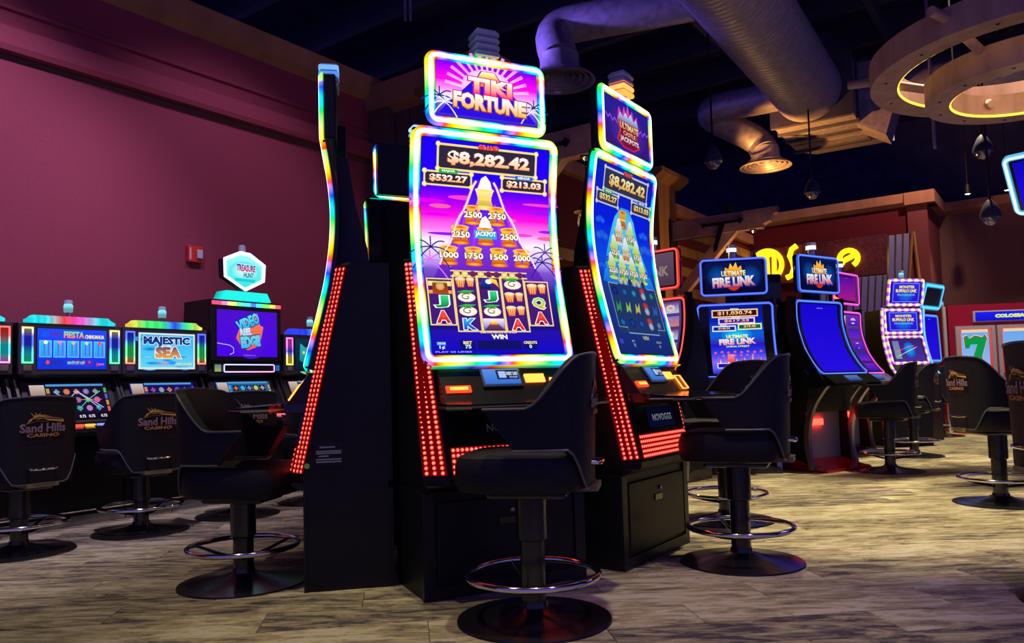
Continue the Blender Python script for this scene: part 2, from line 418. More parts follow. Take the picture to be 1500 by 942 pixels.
def jackpots(A, box, gold, frame, tint=None):
    A.rect(.12, .885, .865, .975, box, 4); bamboo(A, .12, .885, .865, .975, 6, frame)
    A.text('$8,282.42', .19, .83, .882, .950, gold[0], gold[1], 10, .045, gold[2], .05)
    A.text('GRAND', .42, .58, .967, .990, 'e01818', 'ff6a50', 10, .05, '600000', .05)
    A.rect(.025, .375, .790, .850, box, 4); bamboo(A, .025, .375, .790, .850, 6, frame, .008)
    A.text('$532.27', .06, .345, .803, .838, gold[0], gold[1], 9, .045, gold[2], .05)
    A.rect(.13, .27, .846, .864, '0aa83c', 8); A.text('MAJOR', .15, .25, .849, .861, 'e8ffe8', None, 10, .04)
    A.rect(.615, .965, .790, .850, box, 4); bamboo(A, .615, .965, .790, .850, 6, frame, .008)
    A.text('$213.03', .65, .93, .803, .838, gold[0], gold[1], 9, .045, gold[2], .05)
    A.rect(.72, .86, .846, .864, '1068e0', 8); A.text('MINOR', .74, .84, .849, .861, 'e8f0ff', None, 10, .04)

def art_tiki(surf, scr):
    A = Art(surf)
    A.rows([(0, 0, 1, '140a70'), (.10, 0, 1, '1a1090'), (.13, 0, 1, '1c1078'), (.30, 0, 1, '2a1a88'), (.40, 0, 1, '7a50c8'), (.46, 0, 1, 'd0b8f8'), (.53, 0, 1, 'f8e8ff'),
            (.59, 0, 1, 'ff78e8'), (.65, 0, 1, 'f810d8'), (.71, 0, 1, 'b000e8'), (.77, 0, 1, '5a00f0'), (.83, 0, 1, '2400ff'), (1, 0, 1, '1c00e8')], 1)
    for i in range(16):                                          # sunset cloud streaks
        u = random.random(); v = .56+random.random()*.2; A.disc(u, v, .08+.08*random.random(), .006+.006*random.random(), ['ff40c0', 'e000ff', 'ff60a0', '9a10ff'][i % 4], 2)
    A.rows([(.30, .02, .98, '3a1a90'), (.42, .12, .86, '6a28c0'), (.55, .235, .74, '7a30e8'), (.68, .325, .645, '6418f0'), (.78, .385, .58, '4a00f8'), (.83, .42, .545, '5a10ff')], 3)
    for a, b in (((.12, .42), (.415, .82)), ((.86, .42), (.55, .82))):
        A.line([(a[0]+(b[0]-a[0])*k/14, a[1]+(b[1]-a[1])*k/14+.01*sin(k*1.1)) for k in range(15)], .012, 'f0a0ff', 4)
        A.line([(a[0]+(b[0]-a[0])*k/14, a[1]+(b[1]-a[1])*k/14+.01*sin(k*1.1)) for k in range(15)], .005, 'ffffff', 5)
    for q in (.35, .42, .56, .63): A.line([(q+(q-.48)*(1-t/5)*.9, .42+.3*t/5) for t in range(6)], .012, 'a030ff', 4)
    palm(A, .06, .50, .16, 1, '2a2080', 5); palm(A, .05, .44, .15, 1, 'd070f0', 4); palm(A, .95, .50, .14, -1, '5040a0', 5); palm(A, .92, .45, .12, -1, '302080', 5)
    A.rect(0, 1, 0, .112, '1008c0', 3, '2410a0')
    A.flush('sunset_picture', scr)
    jackpots(A, '2c2440', ('ff9a10', 'ffffff', '6a3000'), 'f0d878')
    A.flush('jackpot_lettering', scr)
    pot(A, .48, .742, .14, 'f0d060', 'ffe890', 'c8a020', None, 'f8f8ff')
    for us, v, nums in (((.386, .574), .662, ('2500', '2750')), ((.286, .478, .665), .565, ('2250', 'JACKPOT', '2500')), ((.19, .377, .572, .755), .465, ('1000', '1750', '1500', '2000'))):
        for u, n_ in zip(us, nums):
            if n_ == 'JACKPOT':
                pot(A, u, v, .125, cap='ffffff'); A.rect(u-.085, u+.085, v-.012, v+.026, '18b0d8', 7)
                A.text(n_, u-.08, u+.08, v-.008, v+.022, 'ffffff', None, 9, .04, '083870', .05)
            else: pot(A, u, v, .128, num=n_)
    A.rect(.20, .765, .368, .392, '40206a', 4); A.line([(.19, .393), (.78, .393)], .006, 'f0d878', 5); A.line([(.19, .367), (.78, .367)], .006, 'f0d878', 5)
    for k in range(9): A.disc(.235+k*.061, .380, .026, .0155, 'fff0b0' if k in (0, 1, 3, 6, 7) else '5a1a50', 6, 'd8a848' if k in (0, 1, 3, 6, 7) else '7a2a60', 12)
    A.flush('totem_symbols', scr)
    cols = [(.012, .195, .135, .352), (.205, .378, .105, .372), (.388, .560, .105, .372), (.570, .745, .105, .372), (.755, .940, .135, .352)]
    for i, (a, b, lo, hi) in enumerate(cols):
        A.rect(a, b, lo, hi, '3a1a78', 4, '4a1a6a'); A.frame(a, b, lo, hi, .006, 'f0d080', 5)
    def cell(col, row, nrow, lo, hi): a, b, l_, h_ = cols[col]; hh = (h_-l_)/nrow; return (a+b)/2, h_-hh*(row+.5), (b-a)*.92, hh*.95
    def letter(t, c, r_, n_, c1, c2):
        u, v, w_, h_ = cell(c, r_, n_, 0, 0); A.text(t, u-w_*.3, u+w_*.3, v-h_*.42, v+h_*.42, c1, c2, 8, .05, 'ffffff', .04)
    portrait_symbol(A, *cell(0, 0, 3, 0, 0)); letter('J', 0, 1, 3, '067a3c', '30d880'); letter('A', 0, 2, 3, 'c01008', 'ff5040')
    drums(A, *cell(1, 0, 4, 0, 0)); swirl(A, *cell(1, 1, 4, 0, 0)); swirl(A, *cell(1, 2, 4, 0, 0)); letter('K', 1, 3, 4, '0838c0', '30a8ff')
    toucan(A, *cell(2, 0, 4, 0, 0)); letter('J', 2, 1, 4, '067a3c', '30d880'); swirl(A, *cell(2, 2, 4, 0, 0)); mini_volcano(A, *cell(2, 3, 4, 0, 0))
    swirl(A, *cell(3, 0, 4, 0, 0)); drums(A, *cell(3, 1, 4, 0, 0)); drums(A, *cell(3, 2, 4, 0, 0)); letter('A', 3, 3, 4, 'c01008', 'ff5040')
    drums(A, *cell(4, 0, 3, 0, 0)); letter('Q', 4, 1, 3, 'd8b020', '80e070'); letter('A', 4, 2, 3, 'c01008', 'ff5040')
    A.flush('reel_symbols', scr)
    A.text('WIN', .44, .56, .068, .090, 'fff8c0', 'ffffff', 7, .04, '402000', .04)
    A.rect(.33, .66, .018, .062, '101060', 5); A.rect(.20, .315, .018, .062, '101070', 5); A.rect(.675, .79, .018, .062, '101070', 5)
    A.text('BET', .225, .29, .045, .058, 'ffe890', None, 7, .03); A.text('75', .235, .28, .024, .042, 'd0f0ff', None, 7, .03)
    A.text('CREDITS', .68, .785, .045, .058, 'ffe890', None, 7, .03); A.text('0', .72, .74, .024, .042, 'd0f0ff', None, 7, .03)
    A.rect(.035, .10, .040, .056, '1878ff', 5); A.text('DENOM', .04, .095, .043, .053, 'e0f0ff', None, 7, .02); A.text('1¢', .05, .09, .020, .038, 'd0f0ff', None, 7, .03)
    A.text('PLAY 25 LINES', .02, .28, .006, .013, 'a0a8ff', None, 6, .02); A.text('GAME OVER PRESS ANY BET TO PLAY', .36, .64, .096, .102, 'ffe890', None, 6, .02)
    A.flush('meter_lettering', scr)

def art_tiki_sign(surf, scr):
    A = Art(surf)
    A.rows([(0, 0, 1, '2a10c0'), (.22, 0, 1, '6a50e0'), (.38, 0, 1, 'ffe0ff'), (.50, 0, 1, 'ff90f0'), (.66, 0, 1, 'ff10e0'), (.82, 0, 1, 'd000f0'), (1, 0, 1, '6a00f0')], 1)
    for k in range(15):
        a = R(10+k*160/14); A.poly([(.5, .5), (.5+.42*cos(a-.04), .5+.75*sin(a-.04)), (.5+.42*cos(a+.04), .5+.75*sin(a+.04))], 'ffffff', 2, 'ff80f8')
    A.disc(.5, .58, .26, .36, 'ffffff', 3, 'ffb8f8')
    A.rows([(.06, .02, .98, '2c10d0'), (.3, .13, .87, '2408f0'), (.55, .27, .74, '3010e0'), (.8, .40, .61, '2a18b0'), (.9, .43, .57, '2a18b0')], 4)
    A.rows([(.62, .345, .66, 'ff6a10'), (.78, .405, .605, 'ffc020'), (.89, .44, .565, 'fff8c0')], 5)
    palm(A, .03, .36, .17, 1, '18307a', 5); palm(A, .08, .26, .13, 1, 'e8f8ff', 5); palm(A, .96, .36, .15, -1, '18307a', 5); palm(A, .93, .28, .12, -1, 'e8e0ff', 5)
    A.flush('volcano_picture', scr)
    A.text('TIKI', .30, .735, .46, .75, 'ff2060', 'fff8e0', 12, .055, 'c81890', .05, rot=-.03)
    A.text('TIKI', .31, .725, .60, .74, 'ffb020', 'ffffff', 13, .02, rot=-.03)
    A.text('FORTUNE', .155, .875, .16, .455, 'ffa810', 'ffffff', 12, .06, '8a3a10', .05, rot=-.03)
    A.flush('title_lettering', scr)

def art_ice(surf, scr):
    A = Art(surf, .85)
    A.rows([(0, 0, 1, '1a2a78'), (.10, 0, 1, '1c3084'), (.36, 0, 1, '223a98'), (.40, 0, 1, '1838d0'), (.50, 0, 1, '1050f0'), (.70, 0, 1, '0820f0'), (1, 0, 1, '1420c0')], 1)
    A.rows([(.38, .04, .96, '1878f0'), (.5, .14, .86, '20a8ff'), (.62, .24, .76, '40c0ff'), (.74, .34, .68, '58d0ff'), (.80, .44, .58, '30a0ff')], 2)
    for u, v, s_ in ((.12, .62, .10), (.88, .6, .11), (.1, .70, .07), (.86, .68, .08), (.2, .5, .07), (.82, .46, .07), (.06, .46, .06)):
        for k in range(3): A.disc(u+(k-1)*s_*.5, v+.008*(k % 2), s_*.6, s_*.22, '3078f8', 3, '1048e8')
    for q in range(7): A.line([(.2+q*.1, .40), (.34+q*.05, .55), (.42+q*.025, .70)], .006, '90e0ff', 4)
    A.flush('ice_mountain_picture', scr)
    jackpots(A, '33365a', ('f0a020', 'ffffc0', '503010'), 'c8d0e8')
    A.flush('jackpot_lettering', scr)
    pot(A, .47, .735, .135, 'd82020', 'f0c040', 'c83010')
    for us, v, ks in (((.40, .60), .64, (1, 0)), ((.30, .50, .70), .545, (0, 1, 0)), ((.22, .40, .58, .76), .445, (0, 0, 0, 0))):
        for u, k in zip(us, ks):
            if k: pot(A, u, v, .13, 'e8f0ff', 'f0d060', 'd02018', 'JACKPOT', 'c8f0ff')
            else: pot(A, u, v, .13, 'c8e870', 'd8e060', '2a8a30', '2250' if u < .35 else '1750', 'c0e890')
    A.flush('ice_cup_symbols', scr)
    A.rect(.10, .94, .11, .375, '243a70', 4); A.line([(.1, .375), (.26, .375), (.26, .40), (.78, .40), (.78, .375), (.94, .375), (.94, .14), (.80, .14), (.80, .11), (.24, .11), (.24, .14), (.10, .14), (.10, .375)], .006, '8ab0d8', 5)
    for k in range(6): A.disc(.32+k*.08, .395, .034, .02, 'e8e0a0' if k % 3 < 2 else '30386a', 6, 'a0a070' if k % 3 < 2 else '202850', 10)
    cs = ['1838b0', '30a050', '2080d0', '2078e0', '90c860', '2048c0', '38a8e0', 'd0c050', '2868d0', 'd85050', 'd85050', 'd85050', '38a878', '3060c0', '70a0c8']
    for i, c in enumerate(cs):
        u = .18+.165*(i//3); v = .335-.085*(i % 3)
        if c == 'd85050':
            A.disc(u, v+.02, .05, .022, 'd84848', 6, 'a02828', 10); A.disc(u, v-.01, .045, .022, 'c0c8d8', 7, '8090b0', 10)
        elif i % 3 == 1: A.poly([(u-.05, v-.03), (u-.02, v+.03), (u, v), (u+.05, v+.035), (u+.03, v-.03), (u, v-.015)], c, 6)
        elif i == 7: A.frame(u-.035, u+.035, v-.03, v+.03, .012, c, 6)
        else: A.disc(u, v, .055, .026, c, 6, '102060', 7)
    A.flush('reel_symbols', scr)
    A.text('WIN', .45, .56, .075, .097, 'b8c090', None, 7, .04); A.text('BET', .24, .29, .06, .072, 'a0a890', None, 7, .03); A.text('75', .25, .29, .035, .052, '80b0e0', None, 7, .03)
    A.text('CREDITS', .68, .78, .06, .072, 'a0a890', None, 7, .03); A.text('0', .72, .75, .035, .052, '80b0e0', None, 7, .03); A.rect(.04, .1, .05, .075, '3848c8', 5)
    A.flush('meter_lettering', scr)

def art_castle_sign(surf, scr):
    A = Art(surf, .9)
    A.rect(0, 1, 0, 1, '3a1a78', 1, '2a20a0'); A.disc(.5, .45, .42, .48, '6a2a9a', 2, '32209a', 20)
    for sgn in (-1, 1):
        A.line([(.5+sgn*.24, .50), (.5+sgn*.30, .58), (.5+sgn*.34, .50), (.5+sgn*.40, .60), (.5+sgn*.44, .53), (.5+sgn*.49, .60)], .010, 'a050ff', 3)
    A.poly([(.26, .62), (.30, .86), (.37, .72), (.42, .92), (.46, .76), (.50, .98), (.55, .76), (.60, .90), (.64, .72), (.71, .84), (.74, .62)], 'c020a0', 3, 'ff60d8')
    A.poly([(.26, .60), (.32, .76), (.38, .68), (.44, .80), (.5, .70), (.56, .82), (.62, .68), (.68, .76), (.74, .60)], '7090d8', 5, 'e0f0ff')
    A.poly([(.25, .60), (.75, .60), (.69, .40), (.76, .18), (.62, .06), (.38, .06), (.24, .18), (.31, .40)], 'd82040', 4, 'e85030')
    A.poly([(.28, .575), (.72, .575), (.67, .40), (.73, .19), (.61, .09), (.39, .09), (.27, .19), (.33, .40)], '7a1848', 5, '8a1038')
    A.flush('castle_picture', scr)
    A.text('ULTIMATE', .29, .71, .43, .56, 'ffb060', 'fff0c0', 9, .03, '501010', .04); A.text('CASTLE', .36, .64, .31, .40, 'ff9080', 'ffd0a0', 9, .03, '501010', .04)
    A.text('JACKPOTS', .29, .71, .15, .28, 'f0b0b0', 'ffffff', 9, .03, '601020', .04)
    A.flush('title_lettering', scr)

def art_fire_sign(surf, scr, k=1.):
    A = Art(surf, k)
    A.rect(0, 1, 0, 1, '060a30', 1, '0a1450'); A.disc(.22, .55, .2, .4, '0a50b0', 2, '070e3c', 16); A.disc(.8, .5, .2, .4, '0a50b0', 2, '070e3c', 16)
    A.disc(.5, .42, .15, .38, 'ff5010', 3, 'd02808', 24)
    A.poly([(.34, .6), (.36, .82), (.42, .76), (.45, .95), (.5, .82), (.55, .98), (.58, .78), (.64, .86), (.66, .6)], 'ff7010', 4, 'ffe040')
    A.rect(.12, .88, .20, .48, '102878', 4)
    A.flush('fireball_picture', scr)
    A.text('ULTIMATE', .29, .71, .52, .70, 'd8d040', 'fffff0', 9, .04, '203010', .04)
    A.text('FIRE LINK', .13, .87, .17, .50, 'd04030', 'f0f8ff', 9, .055, '1030b0', .06, rot=.03)
    A.flush('title_lettering', scr)

def art_fire_main(surf, scr):
    A = Art(surf.sub(.16, .86, .06, .97), 1.)
    A.rows([(0, 0, 1, '1a20d0'), (.10, 0, 1, '5a60f8'), (.2, 0, 1, '8a60f0'), (.34, 0, 1, '2040f0'), (.46, 0, 1, '2a10c0'), (.62, 0, 1, '0860e0'), (.8, 0, 1, '0a20b0'), (1, 0, 1, '08188a')], 1)
    A.disc(.5, .60, .3, .10, '10e0f8', 2, '0868e0', 18)
    for i in range(26): u = .04+i*.037; h_ = .05+.10*random.random(); A.rect(u, u+.022, .18, .20+h_, ['c060ff', '60a0ff', 'ff6060', 'ffffff'][i % 4], 2, '5040e0')
    A.rect(.30, .42, .2, .32, 'ff4030', 3, 'ff90a0')
    for k in range(8): A.disc(.08+k*.12, .345+.01*(k % 2), .028, .018, 'ff7060', 4, 'ff4050', 8)
    for k in range(6): A.disc(.22+k*.11, .30, .02, .012, 'ff7090', 4, None, 8)
    A.flush('city_night_picture', scr)
    for (u0, u1, v0, v1, f_, b_, t) in ((.06, .90, .855, .945, 'ffd090', '3a1018', '$11,030.74'), (.18, .84, .76, .83, 'f0e0ff', '3010a0', '$617.23'), (.06, .48, .66, .725, 'e0e8ff', '10208a', '$148.94'), (.54, .96, .675, .745, 'f0f0b0', '086a40', '$19.45')):
        A.rect(u0, u1, v0, v1, b_, 4); A.frame(u0, u1, v0, v1, .012, f_, 5)
        A.text(t, u0+.1, u1-.1, v0+.016, v1-.016, 'ff7020', 'fff0c0', 9, .03, '401008', .04)
    for t, u0, u1, v0 in (('MEGA', .40, .56, .95), ('MAJOR', .42, .58, .834), ('MINOR', .2, .32, .73), ('MINI', .7, .8, .75)): A.text(t, u0, u1, v0, v0+.018, 'fff0c0', None, 8, .03)
    A.text('ULTIMATE', .30, .70, .55, .60, 'f0f080', 'ffffff', 9, .05, '204010', .04)
    A.text('FIRE LINK', .16, .84, .46, .545, 'f09090', 'ffffff', 9, .055, '1040d0', .06, rot=.02)
    A.text('CHINA STREET', .28, .72, .42, .445, 'd8f0a0', None, 8, .04)
    A.rect(.10, .86, .10, .175, '2010b0', 5); A.frame(.10, .86, .10, .175, .008, 'e8f0ff', 6); A.rect(.41, .55, .105, .165, '10a8f0', 7, '40d0ff'); A.text('PLAY', .44, .52, .12, .15, 'ffffff', None, 9, .03)
    A.text('SELECT A DENOM', .26, .66, .06, .085, 'ffffff', None, 8, .02)
    A.flush('jackpot_lettering', scr)

def art_blank(surf, scr, c='2a10f0', c2='1a08e0', k=.85):
    A = Art(surf.sub(.10, .90, .05, .96), k); A.rect(0, 1, 0, 1, c, 1, c2); A.text('INSERT CASH', .42, .58, .94, .952, 'b0b0ff', None, 4, .02); A.flush('blue_picture', scr)
def art_tiles(surf, scr, pal, k=.9, cols=3, rows=6, bg='301a60'):
    A = Art(surf.sub(.06, .94, .04, .96), k); A.rect(0, 1, 0, 1, bg, 1, '604090'); i = 0
    for r_ in range(rows):
        for c_ in range(cols):
            u0 = (c_+.1)/cols; v0 = (r_+.12)/rows; A.rect(u0, u0+.8/cols, v0, v0+.76/rows, pal[i % len(pal)], 2, pal[(i+2) % len(pal)], 1)
            A.disc(u0+.4/cols, v0+.38/rows, .22/cols, .25/rows, pal[(i+3) % len(pal)], 3, pal[(i+1) % len(pal)], 8); i += 1
    A.flush('game_picture', scr)

# ------------------------------------------------------------------ the room (axes U along the left wall, V across)
WA = R(36); U = Vector((sin(WA), cos(WA), 0)); V = Vector((cos(WA), -sin(WA), 0))
WP = Vector((-3.75, 5.75, 0))                                     # a point of the left wall
def frame_rot(): return WA                                       # local x = V, local y = U after rotating by -WA
def room_empty(name, p): return empty(name, p, -WA)
def room_box(mb, x0, x1, y0, y1, z0, z1): return mb.box(x0, x1, y0, y1, z0, z1)

# floor with carpet planks
fl_ = struct(MB().box(-14, 16, -3, 24, -.12, -.012).build('floor', mat('floor_underlay', (.05, .045, .04), .9)))
def carpet_mat():
    m = bpy.data.materials.new('carpet_pile'); m.use_nodes = True; nt = m.node_tree; b = nt.nodes['Principled BSDF']; L = nt.links.new
    oi = nt.nodes.new('ShaderNodeObjectInfo'); geo = nt.nodes.new('ShaderNodeNewGeometry'); at = nt.nodes.new('ShaderNodeAttribute'); at.attribute_name = 'tone'
    tc = nt.nodes.new('ShaderNodeMapping'); tc.inputs['Rotation'].default_value = (0, 0, R(-8)); tc.inputs['Scale'].default_value = (1.0, 4.2, 1)
    L(geo.outputs['Position'], tc.inputs[0])
    ofs = nt.nodes.new('ShaderNodeVectorMath'); ofs.operation = 'ADD'
    mul = nt.nodes.new('ShaderNodeMath'); mul.operation = 'MULTIPLY'; mul.inputs[1].default_value = 37.
    tot = nt.nodes.new('ShaderNodeMath'); tot.operation = 'ADD'; L(oi.outputs['Random'], tot.inputs[0]); L(at.outputs['Fac'], tot.inputs[1])
    L(tot.outputs[0], mul.inputs[0]); L(tc.outputs[0], ofs.inputs[0]); L(mul.outputs[0], ofs.inputs[1])
    n1 = nt.nodes.new('ShaderNodeTexNoise'); n1.inputs['Scale'].default_value = 4.2; n1.inputs['Detail'].default_value = 11; n1.inputs['Roughness'].default_value = .74
    n1.inputs['Distortion'].default_value = .5
    L(ofs.outputs[0], n1.inputs['Vector'])
    fr = nt.nodes.new('ShaderNodeMath'); fr.operation = 'FRACT'; L(tot.outputs[0], fr.inputs[0])
    sub = nt.nodes.new('ShaderNodeMath'); sub.operation = 'MULTIPLY_ADD'; sub.inputs[1].default_value = .34; L(fr.outputs[0], sub.inputs[0]); 
    sc = nt.nodes.new('ShaderNodeMath'); sc.operation = 'MULTIPLY_ADD'; sc.inputs[1].default_value = 2.7; sc.inputs[2].default_value = -.98
    L(n1.outputs['Fac'], sc.inputs[0]); L(sc.outputs[0], sub.inputs[2])
    r = nt.nodes.new('ShaderNodeValToRGB'); e = r.color_ramp.elements
    e[0].position = .18; e[0].color = (*hx('3e393f'), 1); e[1].position = .95; e[1].color = (*hx('c9c2ac'), 1)
    for p, c in ((.30, '544c4c'), (.33, '766c5c'), (.46, '7c725e'), (.49, '9a8f6c'), (.66, 'a2976f'), (.69, 'bcb28c')):
        x = e.new(p); x.color = (*hx(c), 1)
    L(sub.outputs[0], r.inputs[0])
    n2 = nt.nodes.new('ShaderNodeTexNoise'); n2.inputs['Scale'].default_value = 260; n2.inputs['Detail'].default_value = 2; L(geo.outputs['Position'], n2.inputs['Vector'])
    mx = nt.nodes.new('ShaderNodeMixRGB'); mx.blend_type = 'MULTIPLY'; mx.inputs[0].default_value = .5
    L(r.outputs[0], mx.inputs[1]); L(n2.outputs['Color'], mx.inputs[2])
    g = nt.nodes.new('ShaderNodeGamma'); g.inputs[1].default_value = .8; L(mx.outputs[0], g.inputs[0])
    L(g.outputs[0], b.inputs['Base Color']); b.inputs['Roughness'].default_value = .95; b.inputs['Specular IOR Level'].default_value = .1
    bp = nt.nodes.new('ShaderNodeBump'); bp.inputs['Strength'].default_value = .25; bp.inputs['Distance'].default_value = .004
    L(n2.outputs['Fac'], bp.inputs['Height']); L(bp.outputs[0], b.inputs['Normal'])
    return m
CARPET = carpet_mat()
PW, PH, PA = 1.0, .25, R(8)
def plank_mb(x0=0, y0=0):
    e = .004
    return MB().loft([[(x0+.001, y0+.001, -.012), (x0+PW-.001, y0+.001, -.012), (x0+PW-.001, y0+PH-.001, -.012), (x0+.001, y0+PH-.001, -.012)],
                      [(x0+.001, y0+.001, -e*.5), (x0+PW-.001, y0+.001, -e*.5), (x0+PW-.001, y0+PH-.001, -e*.5), (x0+.001, y0+PH-.001, -e*.5)],
                      [(x0+e, y0+e, 0), (x0+PW-e, y0+e, 0), (x0+PW-e, y0+PH-e, 0), (x0+e, y0+PH-e, 0)]])
cells = []
for j in range(-40, 90):
    for i in range(-18, 24):
        x0 = i*PW+(j*.37 % 1.)*PW; y0 = j*PH
        X = (x0+PW/2)*cos(PA)-(y0+PH/2)*sin(PA); Y = (x0+PW/2)*sin(PA)+(y0+PH/2)*cos(PA)
        if Y < -2.5 or Y > 20 or X < -9 or X > 14: continue
        vis = Y > 2.2 and abs(X) < .70*Y+.3
        cells.append((0 if vis else 1, Y, x0, y0))
cells.sort(key=lambda c: (c[0], c[1]))
proto = None; rest = MB(); tones = []
for k, (vz, Y, x0, y0) in enumerate(cells):
    if k < 300:
        if proto is None: proto = plank_mb().build('carpet_plank', CARPET, fl_); o = proto
        else: o = proto.copy(); COL.objects.link(o)
        o.location = (x0*cos(PA)-y0*sin(PA), x0*sin(PA)+y0*cos(PA), 0); o.rotation_euler = (0, 0, PA)
    else:
        m_ = plank_mb(x0, y0); n0 = len(rest.v); rest.add(m_.v, m_.f); tones += [random.random()]*len(m_.v)
ro = rest.build('carpet_field', CARPET, fl_); ro.rotation_euler = (0, 0, PA); ro['kind'] = 'stuff'
ta = ro.data.attributes.new('tone', 'FLOAT', 'POINT'); ta.data.foreach_set('value', tones)

# ceiling: dark deck, joists
ceil_ = struct(MB().box(-14, 16, -3, 24, 6.6, 6.7).build('ceiling', DARKCEIL))
for k in range(11):
    o = MB().box(-9, 14, -.06, .06, 6.15, 6.6).build('joist', DARKJ, ceil_); c = WP+U*(k*1.35-1.5); o.location = (c.x, c.y, 0); o.rotation_euler = (0, 0, -WA)
for k in range(5):
    o = MB().box(-.05, .05, -8, 14, 6.0, 6.15).build('purlin', DARKJ, ceil_); c = WP+V*(2.3+k*2.1); o.location = (c.x, c.y, 0); o.rotation_euler = (0, 0, -WA)

# walls; local x = V, local y = U
WL = room_empty('wall_left', WP); struct(WL)
LW = 3.78                                                         # distance along U from WP to the inner corner
room_box(MB(), -.25, 0, -9, LW+.25, 0, 4.42).build('wall_panel', WALLRED, WL)
MB().prism([(-.0, 4.20), (.10, 4.27), (.14, 4.44), (-.25, 4.44), (-.25, 4.20)], -9, LW+.2, 'y').build('crown_trim', CROWN, WL)
MB().prism([(0, 3.50), (.09, 3.50), (.11, 3.54), (.11, 3.68), (.0, 3.70)], -9, LW, 'y').build('ledge_moulding', WALLRED, WL)
MB().prism([(0, 3.84), (.03, 3.85), (.03, 3.88), (0, 3.89)], -9, LW, 'y').build('upper_moulding', WALLRED, WL)
MB().box(0, .012, -9, LW, 3.46, 3.497).build('shadow_rail', mat('dull_rail', hx('5a4238'), .5), WL)
MB().box(0, .02, -9, LW, 0, .15).build('baseboard', BLACK2, WL)
C1 = WP+U*LW
TV = 1.25                                                         # length of the return wall
K0 = C1+V*TV
WR = room_empty('wall_return', C1); struct(WR)
room_box(MB(), 0, TV, 0, .3, 0, 4.25).build('wall_panel', wood('grey_panelling', hx('5a4648'), hx('4c3a3e'), 3), WR)
MB().prism([(.0, 4.02), (-.14, 4.10), (-.16, 4.34), (.3, 4.34), (.3, 4.02)], -.1, TV+.5, 'x').build('crown_trim', CROWN, WR)
MB().box(.0, .32, -.10, .1, 0, 4.1).build('pilaster', wood('grey_post', hx('6a5450'), hx('584440'), 4), WR)
for k in range(4): MB().box(.34+.22*k, .345+.22*k, -.006, .0, 2.4, 4.02).build('panel_joint', BLACK2, WR)
LF = 9.1
WF = room_empty('wall_facade', K0); struct(WF)
room_box(MB(), -.3, 0, 0, LF, 0, 3.62).build('wall_panel', WALLDK, WF)
MB().box(-.36, .10, -.06, LF, 3.58, 3.76).build('cap_board', CROWN, WF)
for z in (3.28, 2.94, 2.60, 2.26):
    MB().box(0, .05, 5.08, LF, z, z+.16).build('facade_rail', OAK, WF)
MB().box(0, .04, 0.4, 4.9, 2.45, 2.60).build('facade_rail', OAK, WF)
for y, top in ((-.10, 3.9), (4.45, 3.92)):
    MB().box(-.20, .22, y, y+.62, 0, top).build('pillar_post', OAK, WF)
    MB().prism([(-.20, top), (-.36, top+.10), (-.36, top+.17), (.38, top+.17), (.38, top+.10), (.22, top)], y-.18, y+.80, 'y').build('pillar_cap', OAK, WF)
WB = room_empty('wall_back', K0+U*LF); struct(WB)
LB = 3.2
room_box(MB(), -.3, LB, 0, .3, 0, 4.0).build('wall_panel', WALLDK, WB)
MB().prism([(0, 3.90), (-.12, 3.96), (-.14, 4.12), (.3, 4.12), (.3, 3.90)], -.3, LB+.14, 'x').build('crown_trim', CROWN, WB)
MB().box(LB-.3, LB+.02, -.05, 1.5, 0, 3.92).build('corner_post', mat('maroon_post', hx('6a2a2c'), .7), WB)
MB().box(LB-.32, LB+.16, -.16, 1.5, 3.90, 4.12).build('corner_cap', CROWN, WB)
WG = room_empty('wall_right', K0+U*(LF+1.4)+V*LB); struct(WG)
room_box(MB(), 0, 9, 0, .3, 0, 4.0).build('wall_panel', WALLPINK, WG)
MB().prism([(0, 3.90), (-.12, 3.96), (-.14, 4.12), (.3, 4.12), (.3, 3.90)], -.1, 9, 'x').build('crown_trim', CROWN, WG)

WD = room_empty('wall_far', K0+U*13-V*14); struct(WD); room_box(MB(), 0, 40, 0, .2, 0, 6.6).build('wall_panel', DARKCEIL, WD)

